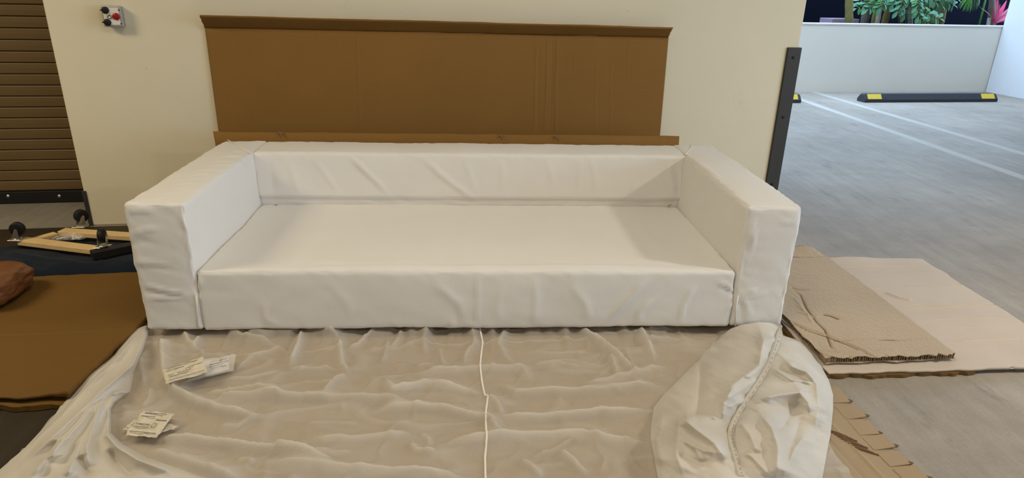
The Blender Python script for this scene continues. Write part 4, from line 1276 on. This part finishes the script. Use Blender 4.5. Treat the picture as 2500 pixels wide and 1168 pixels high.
# ------------------------------------------------------------------ plants beyond the parapet
def trunk(px_base, px_top, wpx, t, mat, label, name='tree_trunk', nodes=True, group=None):
    a, b = att(*px_base, t), att(*px_top, t)
    d = (b - a) / (b[2] - a[2]); lo = a + d * (0.60 - a[2]); hi = a + d * (2.3 - a[2])
    r = wpx / 2 * np.linalg.norm(a - CAM) / FPX
    n_ = 40; pts, rs = [], []
    for k in range(n_ + 1):
        q = k / n_; p = lo + (hi - lo) * q + np.array([0.012 * math.sin(5 * q + t * 9), 0.01 * math.cos(4 * q + t), 0])
        pts.append(p); rs.append(r * (1.08 - 0.2 * q) * (1.0 + (0.09 if (nodes and k % 4 == 0) else 0)))
    o = mk(name, *tube(pts, rs, 12), mat, None, True)
    return tag(o, label, 'trunk', group)


trunk((2072, 55), (2074, 0), 15, 5.05, M['bark1'], 'olive green trunk rising beside the mauve block')
trunk((2112, 57), (2124, 0), 15, 5.4, M['bark2'], 'rough grey-brown trunk left of the pale trunk')
trunk((2132, 57), (2142, 0), 10, 5.6, M['bark1'], 'slim olive trunk squeezed between the grey-brown and pale trunks')
trunk((2144, 57), (2155, 0), 9, 5.3, M['bark3'], 'pale cream trunk among the leafy shrub stems')
trunk((2160, 57), (2174, 0), 12, 5.5, M['bark1'], 'leaning olive trunk just right of the pale trunk')
trunk((2224, 58), (2226, 0), 9, 5.9, M['bark2'], 'thin dark trunk half hidden by hanging leaves')
trunk((2262, 58), (2266, 0), 9, 5.6, M['bark2'], 'slender grey-brown trunk under the leaf tips')
trunk((2280, 59), (2290, 0), 10, 5.4, M['bark1'], 'leaning brown-olive trunk, left one of a close pair')
trunk((2294, 59), (2306, 0), 15, 5.5, M['bark1'], 'thick brown-olive trunk, right one of a close pair')
palm_tr = trunk((2420, 60), (2426, 0), 11, 5.2, M['bark2'], 'speckled trunk beside the pink leaved plant')
stump = trunk((2416, 60), (2416, 44), 8, 5.05, M['bark2'], 'tmp')
bpy.data.objects.remove(stump)
sa_ = att(2416, 60, 5.05); sb_ = att(2416, 44, 5.05)
tag(mk('cane_stub', *tube([(sa_[0], sa_[1], 0.6), (sb_[0], sb_[1], sb_[2] - 0.01), tuple(sb_)], [0.026, 0.026, 0.022], 10), M['bark3'], None, True), 'short grey cane stub at the foot of the speckled trunk', 'stub')


def leaf_mesh(name, L, Wd, mat, point=1.0):
    n_ = 6; V, F = [], []
    for k in range(n_ + 1):
        q = k / n_; w = Wd * math.sin(math.pi * min(1, (q * 0.93 + 0.03)) ** point) * 0.5
        z = -0.18 * L * q * q
        V += [(q * L, -w, z + 0.18 * w), (q * L, 0, z - 0.10 * w), (q * L, w, z + 0.18 * w)]
    for k in range(n_):
        for i in (0, 1): F.append((k * 3 + i, k * 3 + i + 1, k * 3 + i + 4, k * 3 + i + 3))
    me = bpy.data.meshes.new(name); me.from_pydata(V, [], F); me.materials.append(mat)
    me.polygons.foreach_set('use_smooth', [True] * len(F)); me.update()
    return me


LM = [leaf_mesh('leaf', 0.115, 0.055, M['leaf1'], 1.35), leaf_mesh('leaf', 0.095, 0.045, M['leaf1'], 1.35), leaf_mesh('leaf', 0.105, 0.045, M['leaf2'], 1.2)]


def add_leaf(parent, p, d, me, roll):
    o = bpy.data.objects.new('leaf', me); COL.objects.link(o); o.parent = parent
    d = Vector(d).normalized(); up = Vector((0, -0.55, 0.8)) + Vector((math.sin(roll) * 0.6, 0, 0))
    y = up.cross(d).normalized(); z = d.cross(y)
    R_ = Matrix((d, y, z)).transposed().to_4x4(); R_.translation = Vector(p) - Vector(parent['base'])
    o.matrix_local = R_
    return o


def shrub(twigs, root_px, t, label):
    root = att(*root_px, t); root[2] = 0.62
    o = thing('leafy_shrub', root, label, 'shrub', None)
    for tw in twigs:
        pts = [att(u, v, t + dt) for u, v, dt in tw]
        top = pts[0] + np.array([0, 0, 0.0])
        mk('stem', *tube([root + np.array([0, 0, -0.02]), root * 0.4 + top * 0.6 + np.array([0, 0.1, 0]), top] + pts[1:], [0.008, 0.006, 0.005] + [0.004] * (len(pts) - 1), 6), M['bark1'], o, True)
        for k in range(len(pts) - 1):
            a, b = pts[k], pts[k + 1]; L = np.linalg.norm(b - a); n_ = max(2, int(L / 0.038))
            for j in range(n_):
                p = a + (b - a) * (j + random.random() * 0.5) / n_
                tdir = (b - a) / L
                for s in (-1, 1):
                    side = np.cross(tdir, AX_F) * s
                    d = tdir * 0.5 + side * (0.8 + 0.3 * random.random()) + np.array([0, -0.35 + 0.5 * random.random(), -0.35 + 0.4 * random.random()])
                    add_leaf(o, p, d, LM[0 if random.random() < 0.5 else (1 if random.random() < 0.6 else 2)], random.uniform(-1, 1))
        add_leaf(o, pts[-1], pts[-1] - pts[-2], LM[0], 0)
    return o


shrub([[(2150, -40, 0), (2130, -5, -0.1), (2108, 14, -0.1), (2092, 20, -0.1)], [(2160, -40, 0), (2146, 0, -0.15), (2132, 14, -0.15), (2120, 22, -0.15)], [(2150, -30, 0.1), (2112, -8, 0.1), (2096, 4, 0.1)], [(2165, -30, 0), (2158, 2, -0.2), (2150, 18, -0.2)]], (2150, 58), 5.25,
      'blue-green leafy shrub overhanging the pale trunk')
shrub([[(2200, -40, 0), (2190, -8, -0.1), (2182, 8, -0.1)], [(2215, -40, 0), (2205, -2, -0.15), (2198, 18, -0.15), (2192, 26, -0.15)], [(2220, -40, 0), (2222, 0, -0.1), (2216, 22, -0.1), (2210, 34, -0.1)], [(2195, -35, 0.2), (2180, -10, 0.2), (2172, 4, 0.2)], [(2240, -30, 0.1), (2238, 5, 0.1), (2236, 25, 0.1)], [(2210, -40, 0.2), (2215, -8, 0.2), (2232, 8, 0.2)]], (2215, 58), 5.2,
      'dense green shrub in the middle of the planter')
shrub([[(2250, -40, 0), (2252, 0, -0.1), (2258, 28, -0.1), (2270, 38, -0.1), (2294, 46, -0.1)], [(2240, -40, 0), (2240, 10, -0.15), (2242, 36, -0.15), (2250, 52, -0.15), (2262, 57, -0.15)], [(2265, -40, 0), (2272, -8, 0), (2284, 6, 0)], [(2285, -40, 0.1), (2300, -8, 0.1), (2318, 6, 0.1), (2328, 12, 0.1)], [(2275, -40, 0.15), (2285, -4, 0.15), (2300, 14, 0.15)], [(2300, -40, 0), (2312, -14, 0), (2336, -2, 0)], [(2258, -40, 0.1), (2262, 0, 0.1), (2268, 20, 0.1)]], (2268, 58), 5.15,
      'trailing green shrub drooping over the brown-olive trunks')

# palm frond hanging from the speckled trunk
ft_ = att(2424, -70, 5.1)
fr = thing('palm_frond', (ft_[0], ft_[1], 0.62), 'green feathery palm frond drooping beside the speckled trunk', 'palm frond')
rach = [att(2424, -70, 5.15), att(2405, -62, 5.05), att(2388, -45, 5.0), att(2378, -28, 4.98), att(2372, -10, 4.98)]
mk('rachis', *tube([np.array([ft_[0], ft_[1], 0.62]), ft_ - np.array([0, 0, 0.3])] + rach, [0.014, 0.012, 0.01, 0.009, 0.007, 0.005, 0.004], 6), M['palm'], fr, True)
for k in range(34):
    q = k / 33; a0 = rach[2] + (rach[4] - rach[2]) * (1 - abs(2 * q - 1))
    ang = math.radians(-62 + 124 * q)
    e = att(2372 + 34 * math.sin(ang) + random.uniform(-2, 2), -12 + 40 * math.cos(ang) + random.uniform(-3, 3), 4.96 + 0.06 * random.random())
    L_ = float(np.linalg.norm(e - a0))
    o = add_leaf(fr, a0, e - a0, leaf_mesh('leaflet', L_ * 1.04, 0.021, M['palm'], 0.8), random.uniform(-1, 1)); o.name = 'leaflet'

# cordyline
cp = att(2424, 64, 5.0)
cr = thing('cordyline', (cp[0], cp[1], 0.62), 'pink and maroon strap-leaved plant against the pale stucco wall', 'plant')
mk('stem', *tube([(cp[0], cp[1], 0.6), (cp[0] + 0.01, cp[1], 0.75), tuple(cp + np.array([0.02, 0, 0.03]))], 0.016, 8), M['bark2'], cr, True)
CM = [leaf_mesh('strap_leaf', 0.36, 0.055, M['pink'], 0.8), leaf_mesh('strap_leaf', 0.32, 0.045, M['maroon'], 0.8), leaf_mesh('strap_leaf', 0.28, 0.035, M['pink'], 0.8)]
for k, (u, v) in enumerate([(2434, -4), (2444, 6), (2470, 18), (2478, 22), (2470, 30), (2476, 36), (2466, 40), (2474, 44), (2462, 52), (2460, 58), (2440, 0), (2432, 12), (2400, 30), (2455, 15)]):
    e = att(u, v, 4.98 + 0.1 * random.random()); d = e - cp; d[2] += 0.02
    o = add_leaf(cr, cp + np.array([0.01, 0, 0.01 + 0.004 * k]), d, CM[(0, 1, 0, 2, 1, 0, 2, 1, 2, 1, 1, 1, 1, 0)[k]], random.uniform(-1, 1)); o.name = 'strap_leaf'
